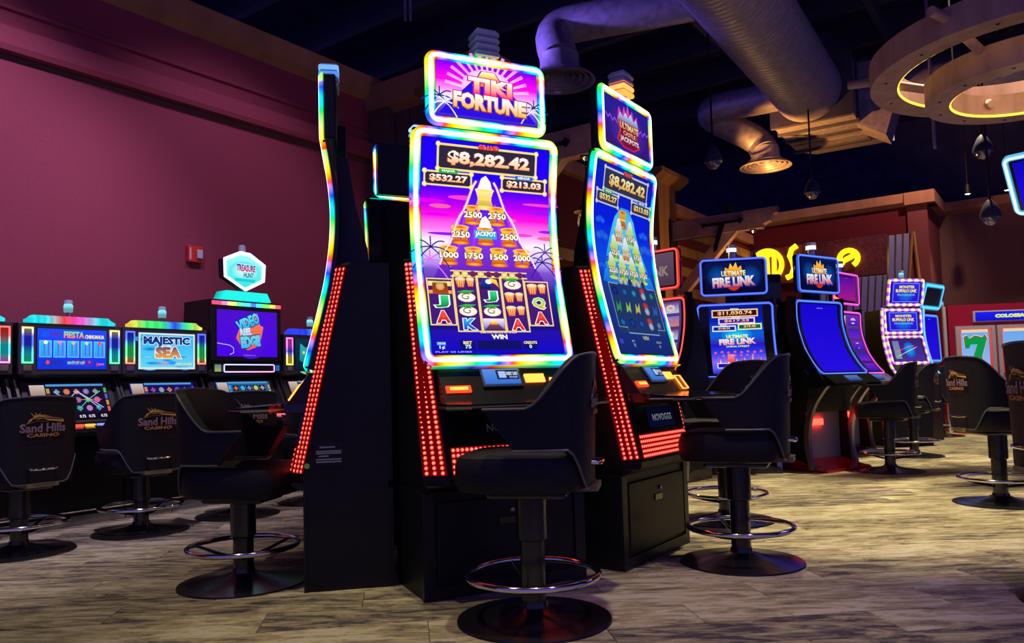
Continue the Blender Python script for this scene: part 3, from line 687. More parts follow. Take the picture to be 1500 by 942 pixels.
# brackets with lanterns
def bracket(base, label, lant_label, wl, tone):
    r = empty('timber_bracket', base, -WA); tag(r, label, 'bracket', 'timber brackets on the facade')
    z0, z1, Ln = 3.06, 3.34, 1.62
    MB().prism([(0, z0), (Ln-.22, z0), (Ln-.20, z0+.05), (Ln-.10, z0+.09), (Ln-.05, z0+.17), (Ln, z0+.20), (Ln, z1), (0, z1)], -.07, .07, 'y').build('arm', BEAM, r)
    MB().prism([(.02, 2.22), (.20, 2.22), (1.04, z0+.01), (.78, z0+.01)], -.06, .06, 'y').build('brace', BEAM, r)
    st = MB()
    for s in (-1, 1):
        y = .071*s
        st.prism([(0.49, 3.21), (0.52, 3.25), (0.56, 3.23), (1.05, 3.23), (1.09, 3.26), (1.14, 3.21), (1.09, 3.16), (1.05, 3.19), (0.86, 3.19), (0.75, 2.90), (0.73, 2.82), (0.67, 2.78), (0.67, 2.88), (0.70, 2.96), (0.77, 3.18), (0.56, 3.19), (0.52, 3.17)], min(y, y+.008*s), max(y, y+.008*s), 'y')
    st.build('iron_strap', IRON, r)
    MB().rbox(-.03, .02, -.12, .12, z0-.12, z1+.04, .008).build('wall_plate', IRON, r)
    hx_ = 1.25
    MB().lathe([(.03, 0), (.05, -.02), (.02, -.05)], 10, (hx_, 0, z0)).build('hook', STEEL, r, True)
    # lantern
    p = Vector(base)+V*hx_+Vector((0, 0, z0-.05))
    l_ = empty('cage_lantern', (p.x, p.y, p.z-.62), -WA); tag(l_, lant_label, 'lantern', 'hanging cage lanterns')
    MB().tube([(0, 0, .62), (.012, .0, .5), (-.008, 0, .38), (0, 0, .30)], .005, 6).build('cord', IRON, l_)
    MB().lathe([(.02, .32), (.035, .28), (.035, .20), (.05, .19), (.115, .135), (.12, .125), (.05, .15), (.03, .18)], 16).build('shade', mat('aged_bronze', (.10, .06, .03), .45, .8), l_, True)
    for k in range(4):
        a = k*pi/4; c_ = [(.085*sin(t)*cos(a), .085*sin(t)*sin(a), .03+.12*cos(t)) for t in [i*2*pi/20 for i in range(20)]]
        MB().tube(c_, .004, 5, True).build('cage_hoop', IRON, l_)
    b_ = MB().lathe([(.012, .14), (.02, .11), (.042, .05), (.045, .02), (.03, -.02), (.004, -.04)], 14)
    colored(b_, 'bulb', [(2.6, 1.25, .35) if abs(v[2]-.04) > .03 else (5, 3, 1.1) for v in b_.v], l_)
    d = bpy.data.lights.new('lantern_glow', 'POINT'); d.energy = wl; d.color = (1, .55, .18); d.shadow_soft_size = .05
    o = bpy.data.objects.new('lantern_glow', d); COL.objects.link(o); o.parent = l_; o.location = (0, -.13, .03)
bracket(K0+U*.10+V*.235, 'pale timber bracket arm half hidden behind the two tall pod machines', 'cage lantern hanging between the two tall rainbow-edged machines', 14, 0)
bracket(K0+U*4.90+V*.235, 'long pale timber bracket arm with black iron strap on the oak post', 'cage lantern hanging in front of the yellow neon sign', 45, 0)

# ------------------------------------------------------------------ portrait slot machine of the near pod
def tower_light(parent, x, y, z, lit=None, s=1.):
    t = empty('tower_light', (x, y, z)); t.parent = parent
    MB().lathe([(.03*s, 0), (.03*s, .02*s)], 12).build('stem', STEEL, t)
    for k in range(4):
        zz = .02*s+k*.032*s
        if lit and k in lit:
            b = MB().rbox(-.062*s, .062*s, -.05*s, .05*s, zz, zz+.022*s, .012*s); colored(b, 'lamp_tier', [lit[k]]*len(b.v), t)
        else: MB().rbox(-.062*s, .062*s, -.05*s, .05*s, zz, zz+.022*s, .012*s).build('lamp_tier', ACRYL, t, True)
        MB().rbox(-.052*s, .052*s, -.042*s, .042*s, zz+.022*s, zz+.032*s, .01*s).build('spacer_tier', ACRYL, t)
    return t
PROF = [(.0, .985), (.05, 1.17), (.075, 1.27), (.10, 1.38), (.122, 1.53), (.130, 1.66), (.126, 1.77), (.112, 1.89), (.09, 2.03)]
def quad_at(c, a, b):          # bilinear point on 4 corners bl, br, tr, tl
    return tuple((c[0][i]*(1-a)+c[1][i]*a)*(1-b)+(c[3][i]*(1-a)+c[2][i]*a)*b for i in range(3))
def led_field(parent, name, corners, nx, ny, nrm, dot=.0052, bright=4.0):
    """a red light panel with rows of small bulbs standing proud of it"""
    N = Vector(nrm).normalized(); m = MB(); cols = []
    P = [Vector(c)+N*.003 for c in corners]
    m.add(P, [(0, 1, 2, 3)]); cols += [(.13, .001, .002)]*4  # red glow between the bulbs put into the backing colour
    X = (P[1]-P[0]).normalized(); Y = N.cross(X).normalized()
    for j in range(ny):
        for i in range(nx):
            c = Vector(quad_at(P, (i+.5)/nx, (j+.5)/ny)); n0 = len(m.v)
            for k in range(6): q = c+X*dot*1.9*cos(k*pi/3)+Y*dot*1.9*sin(k*pi/3)+N*.001; m.v.append(tuple(q)); cols.append((.42, .003, .005))  # dim ring paints the halo round each bulb
            for k in range(6): q = c+X*dot*cos(k*pi/3)+Y*dot*sin(k*pi/3)+N*.004; m.v.append(tuple(q)); cols.append((bright, .22, .14))
            m.v.append(tuple(c+N*.006)); cols.append((bright*1.3, .9, .6))
            for k in range(6): k2 = (k+1) % 6; m.f.append((n0+k, n0+k2, n0+6+k2, n0+6+k)); m.f.append((n0+6+k, n0+6+k2, n0+12))
    o = colored(m, name, cols, parent); o['kind'] = 'stuff'
    return o
def lit_button(parent, name, x0, x1, z0, z1, face, c, hollow=False):
    b = MB(); cols = []
    def q(x, z, l): return face(x, z, l)
    if hollow:
        e = .007
        for a in ((x0, x1, z0, z0+e), (x0, x1, z1-e, z1), (x0, x0+e, z0, z1), (x1-e, x1, z0, z1)):
            b.loft([[q(a[0], a[2], .002), q(a[1], a[2], .002), q(a[1], a[3], .002), q(a[0], a[3], .002)], [q(a[0], a[2], .008), q(a[1], a[2], .008), q(a[1], a[3], .008), q(a[0], a[3], .008)]])
    else:
        b.loft([[q(x0, z0, .001), q(x1, z0, .001), q(x1, z1, .001), q(x0, z1, .001)], [q(x0, z0, .010), q(x1, z0, .010), q(x1, z1, .010), q(x0, z1, .010)]])
    return colored(b, name, [c]*len(b.v), parent)

def pod_machine(c, th, label, main=None, sign=None, ph=0., belly=True, tower=None, plate=False):
    g = empty('slot_machine', (c[0], c[1], 0), R(th)); tag(g, label, 'slot machine', 'tall rainbow-edged machines of the near pod')
    D = .38
    # cabinet base with door
    bs = MB().box(-.38, .38, .0, D, 0, .44).build('base_cabinet', BLACK, g)
    MB().box(-.385, .385, -.012, .004, 0, .055).build('kick_plate', BLACK2, bs)
    MB().box(-.385, -.335, -.012, .0, .055, .44).build('base_stile', BLACK2, bs); MB().box(.335, .385, -.012, .0, .055, .44).build('base_stile', BLACK2, bs)
    dr = MB().rbox(-.32, .32, -.014, .0, .075, .40, .006).build('base_door', BLACK, g)
    MB().lathe([(.011, 0), (.011, .008), (.006, .010)], 12).build('lock', STEEL, dr).matrix_local = Matrix.Translation((.02, -.014, .345)) @ Matrix.Rotation(R(90), 4, 'X')
    hd = MB().rbox(-.045, .045, -.019, -.013, .285, .318, .005).build('pull_slot', GLOSS, dr)
    # upper body: slanted front with chamfered sides
    rings = []
    for z, yf, ch in ((.47, -.065, .095), (.50, -.068, .095), (1.45, .14, .04), (1.46, .15, .04)):
        rings.append([(-.38, D, z), (-.38, yf+.055, z), (-.38+ch, yf, z), (.38-ch, yf, z), (.38, yf+.055, z), (.38, D, z)])
    MB().loft(rings).build('upper_body', BLACK, g)
    MB().prism([(D-.02, .44), (.0, .44), (-.04, .45), (-.065, .47), (-.03, .475), (D-.02, .475)], -.375, .375, 'x').build('shoulder_roll', BLACK2, g, True)
    for s in (-1, 1):
        def edge(z):
            t = (z-.50)/.95; yf = -.068+t*.208; ch = .095-.055*t; return (s*(.38-ch*.96), yf+.002, z), (s*.379, yf+.053, z)
        b0, b1 = edge(.515); t0, t1 = edge(1.44)
        mid0, mid1 = edge(.78)
        led_field(g, 'red_light_strip', [b0, b1, t1, t0] if s > 0 else [b1, b0, t0, t1], 3, 44, (s*.5, -.8, .2))
    if belly:
        bl = MB().add([(-.26, -.052, .645), (.26, -.052, .645), (.26, -.028, .765), (-.26, -.028, .765), (-.26, -.02, .645), (.26, -.02, .645), (.26, .01, .765), (-.26, .01, .765)],
                      [(0, 1, 2, 3), (4, 7, 6, 5), (0, 4, 5, 1), (1, 5, 6, 2), (2, 6, 7, 3), (3, 7, 4, 0)]).build('belly_glass', GLOSS, g)
        sf = Surf([(-.053, .648), (-.029, .762)], .255); A = Art(sf, .35 if belly != 'off' else .03); A.rect(.2, .8, .06, .94, '101a48', 1, '0c1030')
        A.text('NOVOGGS', .30, .74, .32, .62, '8a90a8', 'c8ccd8', 3, .02); A.flush('belly_lettering', bl)
        led_field(g, 'red_light_panel', [(-.27, -.070, .515), (.27, -.070, .515), (.27, -.046, .628), (-.27, -.046, .628)], 26, 5, (0, -1, .2))
    # button deck
    dk = MB().loft([[(-.29, .02, .785), (.29, .02, .785), (.30, -.10, .785), (.36, -.16, .787), (.36, -.27, .788), (.28, -.325, .790), (-.28, -.325, .790), (-.36, -.27, .788), (-.36, -.16, .787), (-.30, -.10, .785)],
                    [(-.29, .02, .83), (.29, .02, .83), (.30, -.10, .828), (.365, -.16, .822), (.365, -.275, .815), (.285, -.335, .812), (-.285, -.335, .812), (-.365, -.275, .815), (-.365, -.16, .822), (-.30, -.10, .828)]]).build('button_deck', GLOSS, g)
    MB().tube([(-.30, -.10, .80), (-.363, -.16, .80), (-.365, -.275, .80), (-.285, -.337, .80), (.285, -.337, .80), (.365, -.275, .80), (.363, -.16, .80), (.30, -.10, .80)], .006, 6).build('deck_rim', STEEL, dk)
    # console between deck and display
    y0, z0, y1, z1 = -.085, .825, .015, .965
    MB().prism([(y0, z0), (y1, z1), (.10, z1), (.10, z0)], -.30, .30, 'x').build('console', BLACK2, g)
    nv = Vector((0, -(z1-z0), -(y0-y1)*1)).normalized(); nv = Vector((0, -.82, .58))
    def face(x, t, l): return (x, y0+(y1-y0)*t+nv.y*l, z0+(z1-z0)*t+nv.z*l)
    lc = MB().loft([[face(-.115, .34, .0), face(.075, .34, .0), face(.075, .92, .0), face(-.115, .92, .0)], [face(-.115, .34, .012), face(.075, .34, .012), face(.075, .92, .012), face(-.115, .92, .012)]]).build('player_display', STEEL, g)
    a0 = face(0, .40, .013); a1 = face(0, .86, .013); A = Art(Surf([(a0[1], a0[2]), (a1[1], a1[2])], .085, -.02), 1.)
    A.rect(0, 1, 0, 1, '3a70d0', 1, '5a90e8'); A.rect(.36, .98, .28, .92, '182860', 2); A.rect(.42, .62, .38, .82, 'b0c8f0', 3); A.text('INSERT CARD', .64, .96, .55, .78, 'ffffff', None, 3, .02); A.text('TO PLAY', .7, .94, .36, .48, 'd0e0ff', None, 3, .02)
    A.flush('display_lettering', lc)
    RB = (3.2, .10, .03); RO = (5, .9, .12)
    lit_button(g, 'ticket_slot', -.285, -.175, .22, .40, face, RB); lit_button(g, 'ticket_slot_glow', -.27, -.19, .27, .35, lambda x, t, l: face(x, t, l+.004), RO)
    lit_button(g, 'bill_light', .095, .19, .48, .72, face, RO); lit_button(g, 'bill_acceptor', .215, .295, .10, .60, face, RO, True)
    MB().box(.10, .29, .0, .004, .955, .985).build('speaker_mesh', STEEL, g)
    uf = Surf([(-.012, .955), (-.006, .978)], .335)
    led_path(uf, 'console_light', g, [(.67*k/40, .012) for k in range(41)], rainbow(.5, ph+.3), .006, .8, .5, .2, False)
    # main display
    sf = Surf(PROF, .355)
    sf.slab(0, 1, 0, 1, -.030, .0).build('display_bezel', BEZEL, g)
    scr = Surf(PROF, .355).slab(.045, .955, .03, .97, .0, .002).build('main_screen', BEZEL, g)
    if main: main(sf.sub(.05, .95, .035, .965), scr)
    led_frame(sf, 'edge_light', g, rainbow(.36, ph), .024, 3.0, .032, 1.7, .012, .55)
    # rear column carrying the display
    MB().loft([[(-.25, .10, 1.40), (.25, .10, 1.40), (.25, .30, 1.40), (-.25, .30, 1.40)], [(-.25, .13, 1.55), (.25, .13, 1.55), (.25, .285, 1.55), (-.25, .285, 1.55)],
               [(-.25, .155, 1.75), (.25, .155, 1.75), (.25, .235, 1.75), (-.25, .235, 1.75)], [(-.25, .145, 1.98), (.25, .145, 1.98), (.25, .20, 1.98), (-.25, .20, 1.98)]]).build('rear_column', BLACK2, g, True)
    MB().box(-.06, .06, .15, .19, 1.9, 2.2).build('sign_mast', BLACK, g)
    # top sign
    sg = MB().rbox(-.285, .285, .085, .15, 2.062, 2.375, .012).build('top_sign', BLACK2, g)
    ss = Surf([(.083, 2.06), (.083, 2.378)], .287)
    if sign: sign(ss.sub(.06, .94, .09, .91), sg)
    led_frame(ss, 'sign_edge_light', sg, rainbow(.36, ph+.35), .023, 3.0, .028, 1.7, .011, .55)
    tower_light(g, .0, .11, 2.375, tower)
    if plate:
        A = Art(Surf([(0, 0), (0, .09)], .055), .55, PRINT)
        for k, (a, b_, c_) in enumerate(((.15, .75, .86), (.0, 1., .66), (.0, 1., .56), (.1, .5, .42), (.0, 1., .26), (.0, 1., .14))): A.rect(a, b_, c_, c_+.07, 'c8c8c8', 1)
        pl = MB().box(-.06, .06, 0, .003, -.005, .10).build('rating_plate', BLACK2, g)
        pl.matrix_local = Matrix.Translation((.382, .10, .55)) @ Matrix.Rotation(R(90), 4, 'Z')
        A.flush('plate_lettering', pl)
        st = MB().lathe([(.012, 0), (.012, .002)], 14); so = colored(st, 'green_sticker', [(.25, .8, .08)]*len(st.v), g, PRINT)
        so.matrix_local = Matrix.Translation((.3805, .005, .55)) @ Matrix.Rotation(R(90), 4, 'Y')
    return g
pod_machine((-.046, 3.40), 25, 'tall slot machine showing a pink sunset volcano and $8,282.42', art_tiki, art_tiki_sign, .15, 'off')
pod_machine((.708, 3.961), 54.7, 'tall slot machine with blue ice mountain screen, angled away', art_ice, art_castle_sign, .55, True, {0: (4, .6, .1), 1: (4, .7, .15)})
pod_machine((-1.0, 3.81), -79, 'tall slot machine seen side-on with curved rainbow edge and red strip', None, None, .0, True, {2: (.1, .3, .9), 3: (.2, .5, 1)}, True)
pod_machine((-.59, 4.86), 206, 'tall slot machine seen from behind, its plain sign back facing out', None, None, .4, False, {2: (.2, .5, 2), 3: (.5, .9, 2.5)})

# ------------------------------------------------------------------ stool
def shell_pt(phi, z, off=0.):
    a = abs(phi); c, s = cos(phi), sin(phi); n = 3.4
    r = 1./((abs(c)/.245)**n+(abs(s)/.245)**n)**(1/n)
    r = r*(1+.16*(z-.62)*max(0, c))+off
    return Vector((r*s, -r*c, z))
def sstep(a, b, x): t = max(0, min(1, (x-a)/(b-a))); return t*t*(3-2*t)
def ztop(phi): a = math.degrees(abs(phi)); return .995-.012*(a/40)**2*(a < 40)-.012*(a >= 40)-.185*sstep(38, 84, a)
def zbot(phi): a = math.degrees(abs(phi)); return .505+.145*sstep(30, 52, a)
def make_stool():
    g = empty('casino_stool', (0, 0, 0))
    sh = MB(); NU, NV = 40, 9; out, inn = [], []
    for i in range(NU+1):
        t = -1+2*i/NU; ro, ri = [], []
        for j in range(NV+1):
            wv = j/NV; pm = R(94+24*wv); phi = t*pm; z = zbot(phi)+(ztop(phi)-zbot(phi))*wv
            ro.append(shell_pt(phi, z)); ri.append(shell_pt(phi, z, -.042))
        out.append(ro); inn.append(ri)
    n = NV+1
    sh.loft([o_+i_[::-1] for o_, i_ in zip(out, inn)])
    bk = sh.build('wraparound_back', VINYL, g, True)
    top = [o_[-1]*.5+i_[-1]*.5+Vector((0, 0, .001)) for o_, i_ in zip(out, inn)]
    MB().tube([o_[-1] for o_ in out], .005, 5).build('piping', PIPING, bk)
    MB().tube([o_[0] for o_ in out], .005, 5).build('piping', PIPING, bk)
    # seat
    def ring(k, z, sq=4.): return [((.238-k)*math.copysign(abs(cos(a))**(2/sq), cos(a)), (.245-k)*math.copysign(abs(sin(a))**(2/sq), sin(a))+.02, z) for a in [2*pi*i/32 for i in range(32)]]
    MB().loft([ring(.05, .49), ring(.012, .50), ring(.0, .53), ring(.0, .59), ring(.012, .622), ring(.045, .635), ring(.12, .640)]).build('seat', VINYL, g, True)
    MB().rbox(-.12, .12, -.15, .15, .462, .492, .02).build('seat_plate', BASEM, g)
    MB().box(-.085, .085, -.262, -.10, .488, .510).build('back_bracket', PALEPL, g)
    # back handle
    MB().tube([(-.075, -.238, .592), (-.07, -.266, .59), (-.05, -.274, .588), (.05, -.274, .588), (.07, -.266, .59), (.075, -.238, .592)], .007, 8).build('pull_handle', CHROME, g, True)
    # pedestal
    MB().lathe([(.047, .03), (.047, .30)], 20).build('lower_post', BASEM, g, True)
    MB().lathe([(.050, .296), (.058, .302), (.058, .47)], 20).build('upper_post', BASEM, g, True)
    MB().lathe([(.285, 0), (.293, .003), (.290, .008), (.20, .020), (.09, .038), (.055, .052), (.050, .07)], 48).build('base_disc', BASEM, g, True)
    fr = MB().torus(.247, .0125, (0, 0, .17), 48, 10).build('foot_ring', CHROME, g, True)
    for k in range(3):
        a = R(30+120*k); MB().tube([(.045*cos(a), .045*sin(a), .115), (.14*cos(a), .14*sin(a), .135), (.24*cos(a), .24*sin(a), .165)], .008, 6).build('ring_strut', BASEM, fr)
    # embroidered logo on the outside of the back
    class Back:
        W, H = .24, .14
        def at(s, u, v, lift=0.):
            return shell_pt((u-.5)*2*R(26), .765+v*.14, .0015+lift)
    A = Art(Back(), 1., PRINT)
    A.poly([(.12, .52), (.22, .66), (.30, .72), (.50, .74), (.62, .66), (.96, .58), (.97, .66), (.92, .74), (.70, .80), (.52, .90), (.36, .92), (.26, .86), (.28, .80), (.20, .74)][::-1], 'd8a850', 1)
    A.line([(.24, .70), (.40, .80), (.58, .74), (.92, .70)], .006, '2a1c10', 3); A.line([(.14, .55), (.36, .66), (.60, .62), (.62, .50)], .005, '6a4a20', 3)
    A.line([(.28, .86), (.22, .98)], .004, 'd8a850', 2); A.line([(.34, .9), (.31, 1.0)], .004, 'd8a850', 2); A.line([(.40, .9), (.42, .99)], .004, 'd8a850', 2)
    A.text('Sand Hills', .0, 1., .20, .56, '8a7078', 'a88a90', 4, .03); A.text('CASINO', .14, .86, .02, .16, 'd09040', None, 4, .03)
    A.flush('logo_embroidery', bk)
    return g
STOOL = make_stool(); STG = 'black casino stools'
def stool(x, y, rz, label, drop=0., _n=[0]):
    o = STOOL if _n[0] == 0 else copy_tree(STOOL); _n[0] += 1
    o.location = (x, y, 0); o.rotation_euler = (0, 0, R(rz)); tag(o, label, 'stool', STG)
    if drop:                                                     # gas-lift seat set lower
        for ch in o.children:
            if ch.name.split('.')[0] not in ('lower_post', 'base_disc', 'foot_ring'): ch.location.z -= drop
    return o
# rz: the sitter faces local +y
stool(.055, 2.965, 79, 'black stool with chrome foot ring nearest the camera, before the sunset machine')
stool(-1.283, 3.658, -100, 'black stool with red-lit arm facing the side-on machine', .085)
stool(1.082, 3.788, 67, 'black stool with gold logo in front of the ice mountain machine')
stool(1.319, 4.907, 40, 'black stool just behind the ice machine stool, mostly hidden')
stool(3.264, 5.255, -90, 'black stool standing alone on the aisle carpet before the red cabinet')
stool(2.21, 2.95, -100, 'black stool cut off by the photo edge, only its back showing')
stool(3.453, 7.166, 55, 'black stool in front of the blank blue screen machine')
stool(4.324, 8.419, 50, 'black stool just behind the blank blue screen machine stool')
stool(6.05, 11.0, 20, 'far black stool before the purple beaded machine')
for k, (lb, dr) in enumerate((('black logo stool at the photo edge in the wall row, leftmost', 4), ('black logo stool in the wall row before the blue chihuahua machine', -6),
                             ('black stool in the wall row behind the side-on machine stool', -14), ('black stool in the wall row, farthest along, by the rainbow edge', -20))):
    p = Vector((-3.08, 5.33, 0))+U*(.72*(k-1)+.17)+V*.66
    stool(p.x, p.y, math.degrees(-WA)+90+dr, lb, .10)

# ------------------------------------------------------------------ row of slant-top machines along the left wall
FACEPL = mat('grey_satin_fascia', (.055, .052, .062), .3, .3)
def vbar(parent, name, x0, x1, za, zb, y, cols, fill):
    """an upright rectangular light frame with a dim diffuser inside it, its colour changing from top to bottom"""
    m = MB(); cs = []; e = .011; n = 8
    def seg(a, b, c, d, f):
        for k in range(n):
            z0 = c+(d-c)*k/n; z1 = c+(d-c)*(k+1)/n; nv = len(m.v); m.box(a, b, y-.006, y, z0, z1)
            for v in m.v[nv:]: cs.append(f(v[2]))
    def fc(z):
        t = (zb-z)/(zb-za)*(len(cols)-1); i = min(int(t), len(cols)-2); return grad(cols[i], cols[i+1], t-i)
    bright = lambda z: tuple(min(2.6, x*2.2+.12) for x in fc(z)); dim = lambda z: tuple(x*fill for x in fc(z))
    seg(x0, x0+e, za, zb, bright); seg(x1-e, x1, za, zb, bright); seg(x0+e, x1-e, za, za+e, bright); seg(x0+e, x1-e, zb-e, zb, bright); seg(x0+e, x1-e, za+e, zb-e, dim)
    return colored(m, name, cs, parent)
def arch_bar(parent, x0, x1, z, stops, y0=.02, y1=.10, h=.055):
    m = MB(); n = 28; rings = []; cs = []
    for k in range(n+1):
        t = k/n; x = x0+(x1-x0)*t; hh = h*min(1, math.sin(pi*min(max(t, .02), .98))*4.5)**.6
        i = min(int(t*(len(stops)-1)), len(stops)-2); c = grad(stops[i], stops[i+1], t*(len(stops)-1)-i); sp = .75+.5*random.random(); c = tuple(q*sp for q in c)
        rings.append([(x, y0, z), (x, y0-.005, z+hh*.7), (x, y0+.02, z+hh), (x, y1, z+hh), (x, y1, z)]); cs += [c]*5
    m.loft(rings); return colored(m, 'top_light_bar', cs, parent)
def candle(parent, z, y=.10, c=(.3, .9, 1.1)):
    t = empty('candle_light', (0, y, z)); t.parent = parent
    MB().lathe([(.012, 0), (.012, .04)], 8).build('stem', STEEL, t)
    b = MB().lathe([(.028, .04), (.03, .06), (.03, .09), (.022, .10)], 12); colored(b, 'lamp_dome', [c if v[2] > .06 else tuple(q*.4 for q in c) for v in b.v], t)
    MB().lathe([(.022, .10), (.03, .105), (.028, .125), (.01, .13)], 12).build('cap', ACRYL, t, True)
def game_lower(surf, scr, pal, bg, lines=False, k=.9):
    A = Art(surf, k); A.rect(0, 1, 0, 1, bg, 1, bg)
    A.rect(.02, .20, .55, .98, '8a5a40', 2, 'd8c8c0'); A.text('SAND HILLS', .03, .19, .50, .58, 'f0e8e0', None, 4, .03); A.rect(.02, .18, .08, .42, '101018', 2); A.disc(.14, .25, .045, .12, 'f0d840', 3, 'e0a020', 4)
    A.rect(.22, .96, .94, 1., '50a0e0', 2)
    for i in range(5):
        for j in range(3):
            u = .34+i*.125; v = .78-j*.24; c = pal[(i*3+j*2) % len(pal)]
            A.rect(u-.052, u+.052, v-.10, v+.10, '18143a', 2); A.disc(u, v, .042, .085, c, 3, pal[(i+j+1) % len(pal)], 8 if (i+j) % 2 else 4)
    if lines:
        for pts, c in (([(.30, .78), (.46, .54), (.59, .30), (.72, .54), (.90, .78)], '60e0d0'), ([(.34, .30), (.46, .54), (.59, .78), (.72, .54), (.84, .30)], 'e0e0ff'), ([(.3, .54), (.9, .54)], 'd08040'), ([(.6, .78), (.9, .30)], 'd0d0ff')):
            A.line(pts, .005, c, 5)
    A.rect(.22, .98, .0, .16, '140e24', 3); A.rect(.26, .32, .03, .11, '4060e0', 4); A.rect(.34, .40, .03, .11, 'e05040', 4); A.rect(.42, .48, .03, .11, '9040c0', 4)
    for u in (.6, .72, .88): A.text('0.75', u-.04, u+.04, .03, .11, 'ffffff', None, 4, .02)
    for j in range(4): A.rect(.215, .255, .2+j*.18, .34+j*.18, pal[j % len(pal)], 2); A.rect(.955, .99, .2+j*.18, .34+j*.18, pal[(j+2) % len(pal)], 2)
    A.flush('game_picture', scr)
def art_chihuahua(surf, scr):
    A = Art(surf, 1.1); A.rect(0, 1, 0, 1, '1030e0', 1, '2048f8')
    for i in range(5):
        A.rect(.03+i*.195, .19+i*.195, .30, .70, '18a0f0', 2, '20c0ff'); A.frame(.03+i*.195, .19+i*.195, .30, .70, .004, '80c8ff', 3)
        for q in (.05, .11): A.rect(.03+i*.195+q, .055+i*.195+q, .34, .66, '6a60d8', 3)
        A.disc(.11+i*.195, .66, .03, .05, ['ffffff', 'ff80a0', 'd0c080', 'b0e0ff', 'e05070'][i], 4, None, 6)
    A.rect(.08, .36, .08, .24, '2030b8', 2); A.rect(.40, .80, .08, .24, '3a30c0', 2); A.disc(.14, .17, .03, .06, 'e06060', 3, 'c03050', 8)
    for k in range(4): A.disc(.50+k*.08, .18, .018, .04, 'e05080', 3, 'd04060', 6)
    A.disc(.86, .12, .022, .05, 'e03030', 3, None, 6); A.text('MAYOR 100', .42, .66, .12, .20, '60e0e0', None, 4, .02); A.text('PLAY 30', .88, .96, .1, .15, 'ff9090', None, 4, .02)
    A.text('FIESTA', .36, .66, .77, .95, 'ff5070', '40e0c0', 6, .06, '102080', .04); A.text('CHIHUAHUA', .67, .96, .77, .87, 'e8c860', 'ffffff', 6, .05, '203060', .04)
    A.rect(.05, .16, .80, .92, '2050f0', 2); A.rect(.18, .3, .80, .92, '4838c0', 2)
    A.flush('bonus_picture', scr)
def art_sea(surf, scr):
    A = Art(surf, 1.1); A.rect(0, 1, 0, 1, '60d0f0', 1, '20a8f0')
    for k in range(18): A.disc(random.random(), random.random()*.9, .08+.08*random.random(), .03+.03*random.random(), ['0870d0', '2088e0', '90e0f8', 'c8f4ff'][k % 4], 2, '30a8e8')
    A.frame(.02, .98, .03, .97, .012, 'e8dcc0', 5)
    A.text('MAJESTIC', .08, .90, .62, .90, '0848a0', '0a2060', 6, .06, 'e8f0f0', .05); A.text('SEA', .28, .74, .30, .62, 'e8a040', '5a3a70', 6, .07, 'f8ecd0', .05)
    A.text('PROGRESSIVE', .32, .54, .12, .18, 'd05090', None, 6, .03); A.text('FREE GAMES', .64, .94, .12, .18, 'e8d060', None, 6, .03)
    A.flush('title_lettering', scr)
def art_reel_edge(surf, scr):
    A = Art(surf, 1.); A.rect(0, 1, 0, 1, '4808e8', 1, '5010d0'); A.disc(.55, .45, .34, .5, '5a10f0', 2, '4c0cd8', 20)
    A.poly([(.30, .40), (.36, .62), (.46, .82), (.50, .74), (.62, .90), (.66, .96), (.70, .70), (.76, .66), (.72, .40), (.66, .22), (.50, .14), (.40, .20)], 'f06048', 3, 'f08070')
    A.text('VIDEO', .30, .69, .62, .88, '20b0f0', '60e0ff', 8, .06, '102060', .06, rot=.42); A.text('REEL', .36, .56, .46, .62, 'b0d0f0', 'e8f4ff', 8, .07, '201850', .06, rot=.12)
    A.text('EDGE', .37, .70, .20, .46, '40b8f0', '70d8f0', 8, .08, '102060', .06, rot=.12); A.poly([(.58, .52), (.64, .70), (.66, .60), (.72, .62), (.66, .50)], 'ff7040', 7)
    A.text('CREDITS 0', .42, .62, .015, .04, '9080f0', None, 4, .02); A.line([(.0, .28), (.20, .24), (.26, .18), (.26, .08), (.2, .04)], .005, 'c0e0ff', 4)
    A.flush('title_lettering', scr)
def art_cat(surf, scr):
    A = Art(surf, 1.); A.rect(0, 1, 0, 1, '0a2030', 1, '103048'); A.poly([(.1, .3), (.12, .85), (.25, .7), (.4, .85), (.42, .3), (.3, .1)], '107888', 3, '30b0c0'); A.disc(.2, .55, .03, .05, 'd0f040', 4); A.disc(.33, .55, .03, .05, 'd0f040', 4)
    A.text('MYSTIC CAT', .45, .95, .2, .42, 'e8d040', 'ffffff', 5, .05, '402000', .05); A.flush('title_lettering', scr)
def art_spectrum(surf, scr):
    A = Art(surf, 1.1); A.rows([(0, 0, 1, '2060f0'), (.3, 0, 1, '30b0f0'), (.5, 0, 1, 'f09060'), (.65, 0, 1, 'c0e060'), (1, 0, 1, '2878f0')], 1); A.frame(.03, .97, .04, .96, .01, '80e0f0', 4)
    for k in range(5): A.disc(.12+k*.19, .45, .07, .25, ['40d0ff', 'ffe060', 'ff8060', '60e080', 'c060ff'][k], 3, None, 8)
    A.flush('bonus_picture', scr)

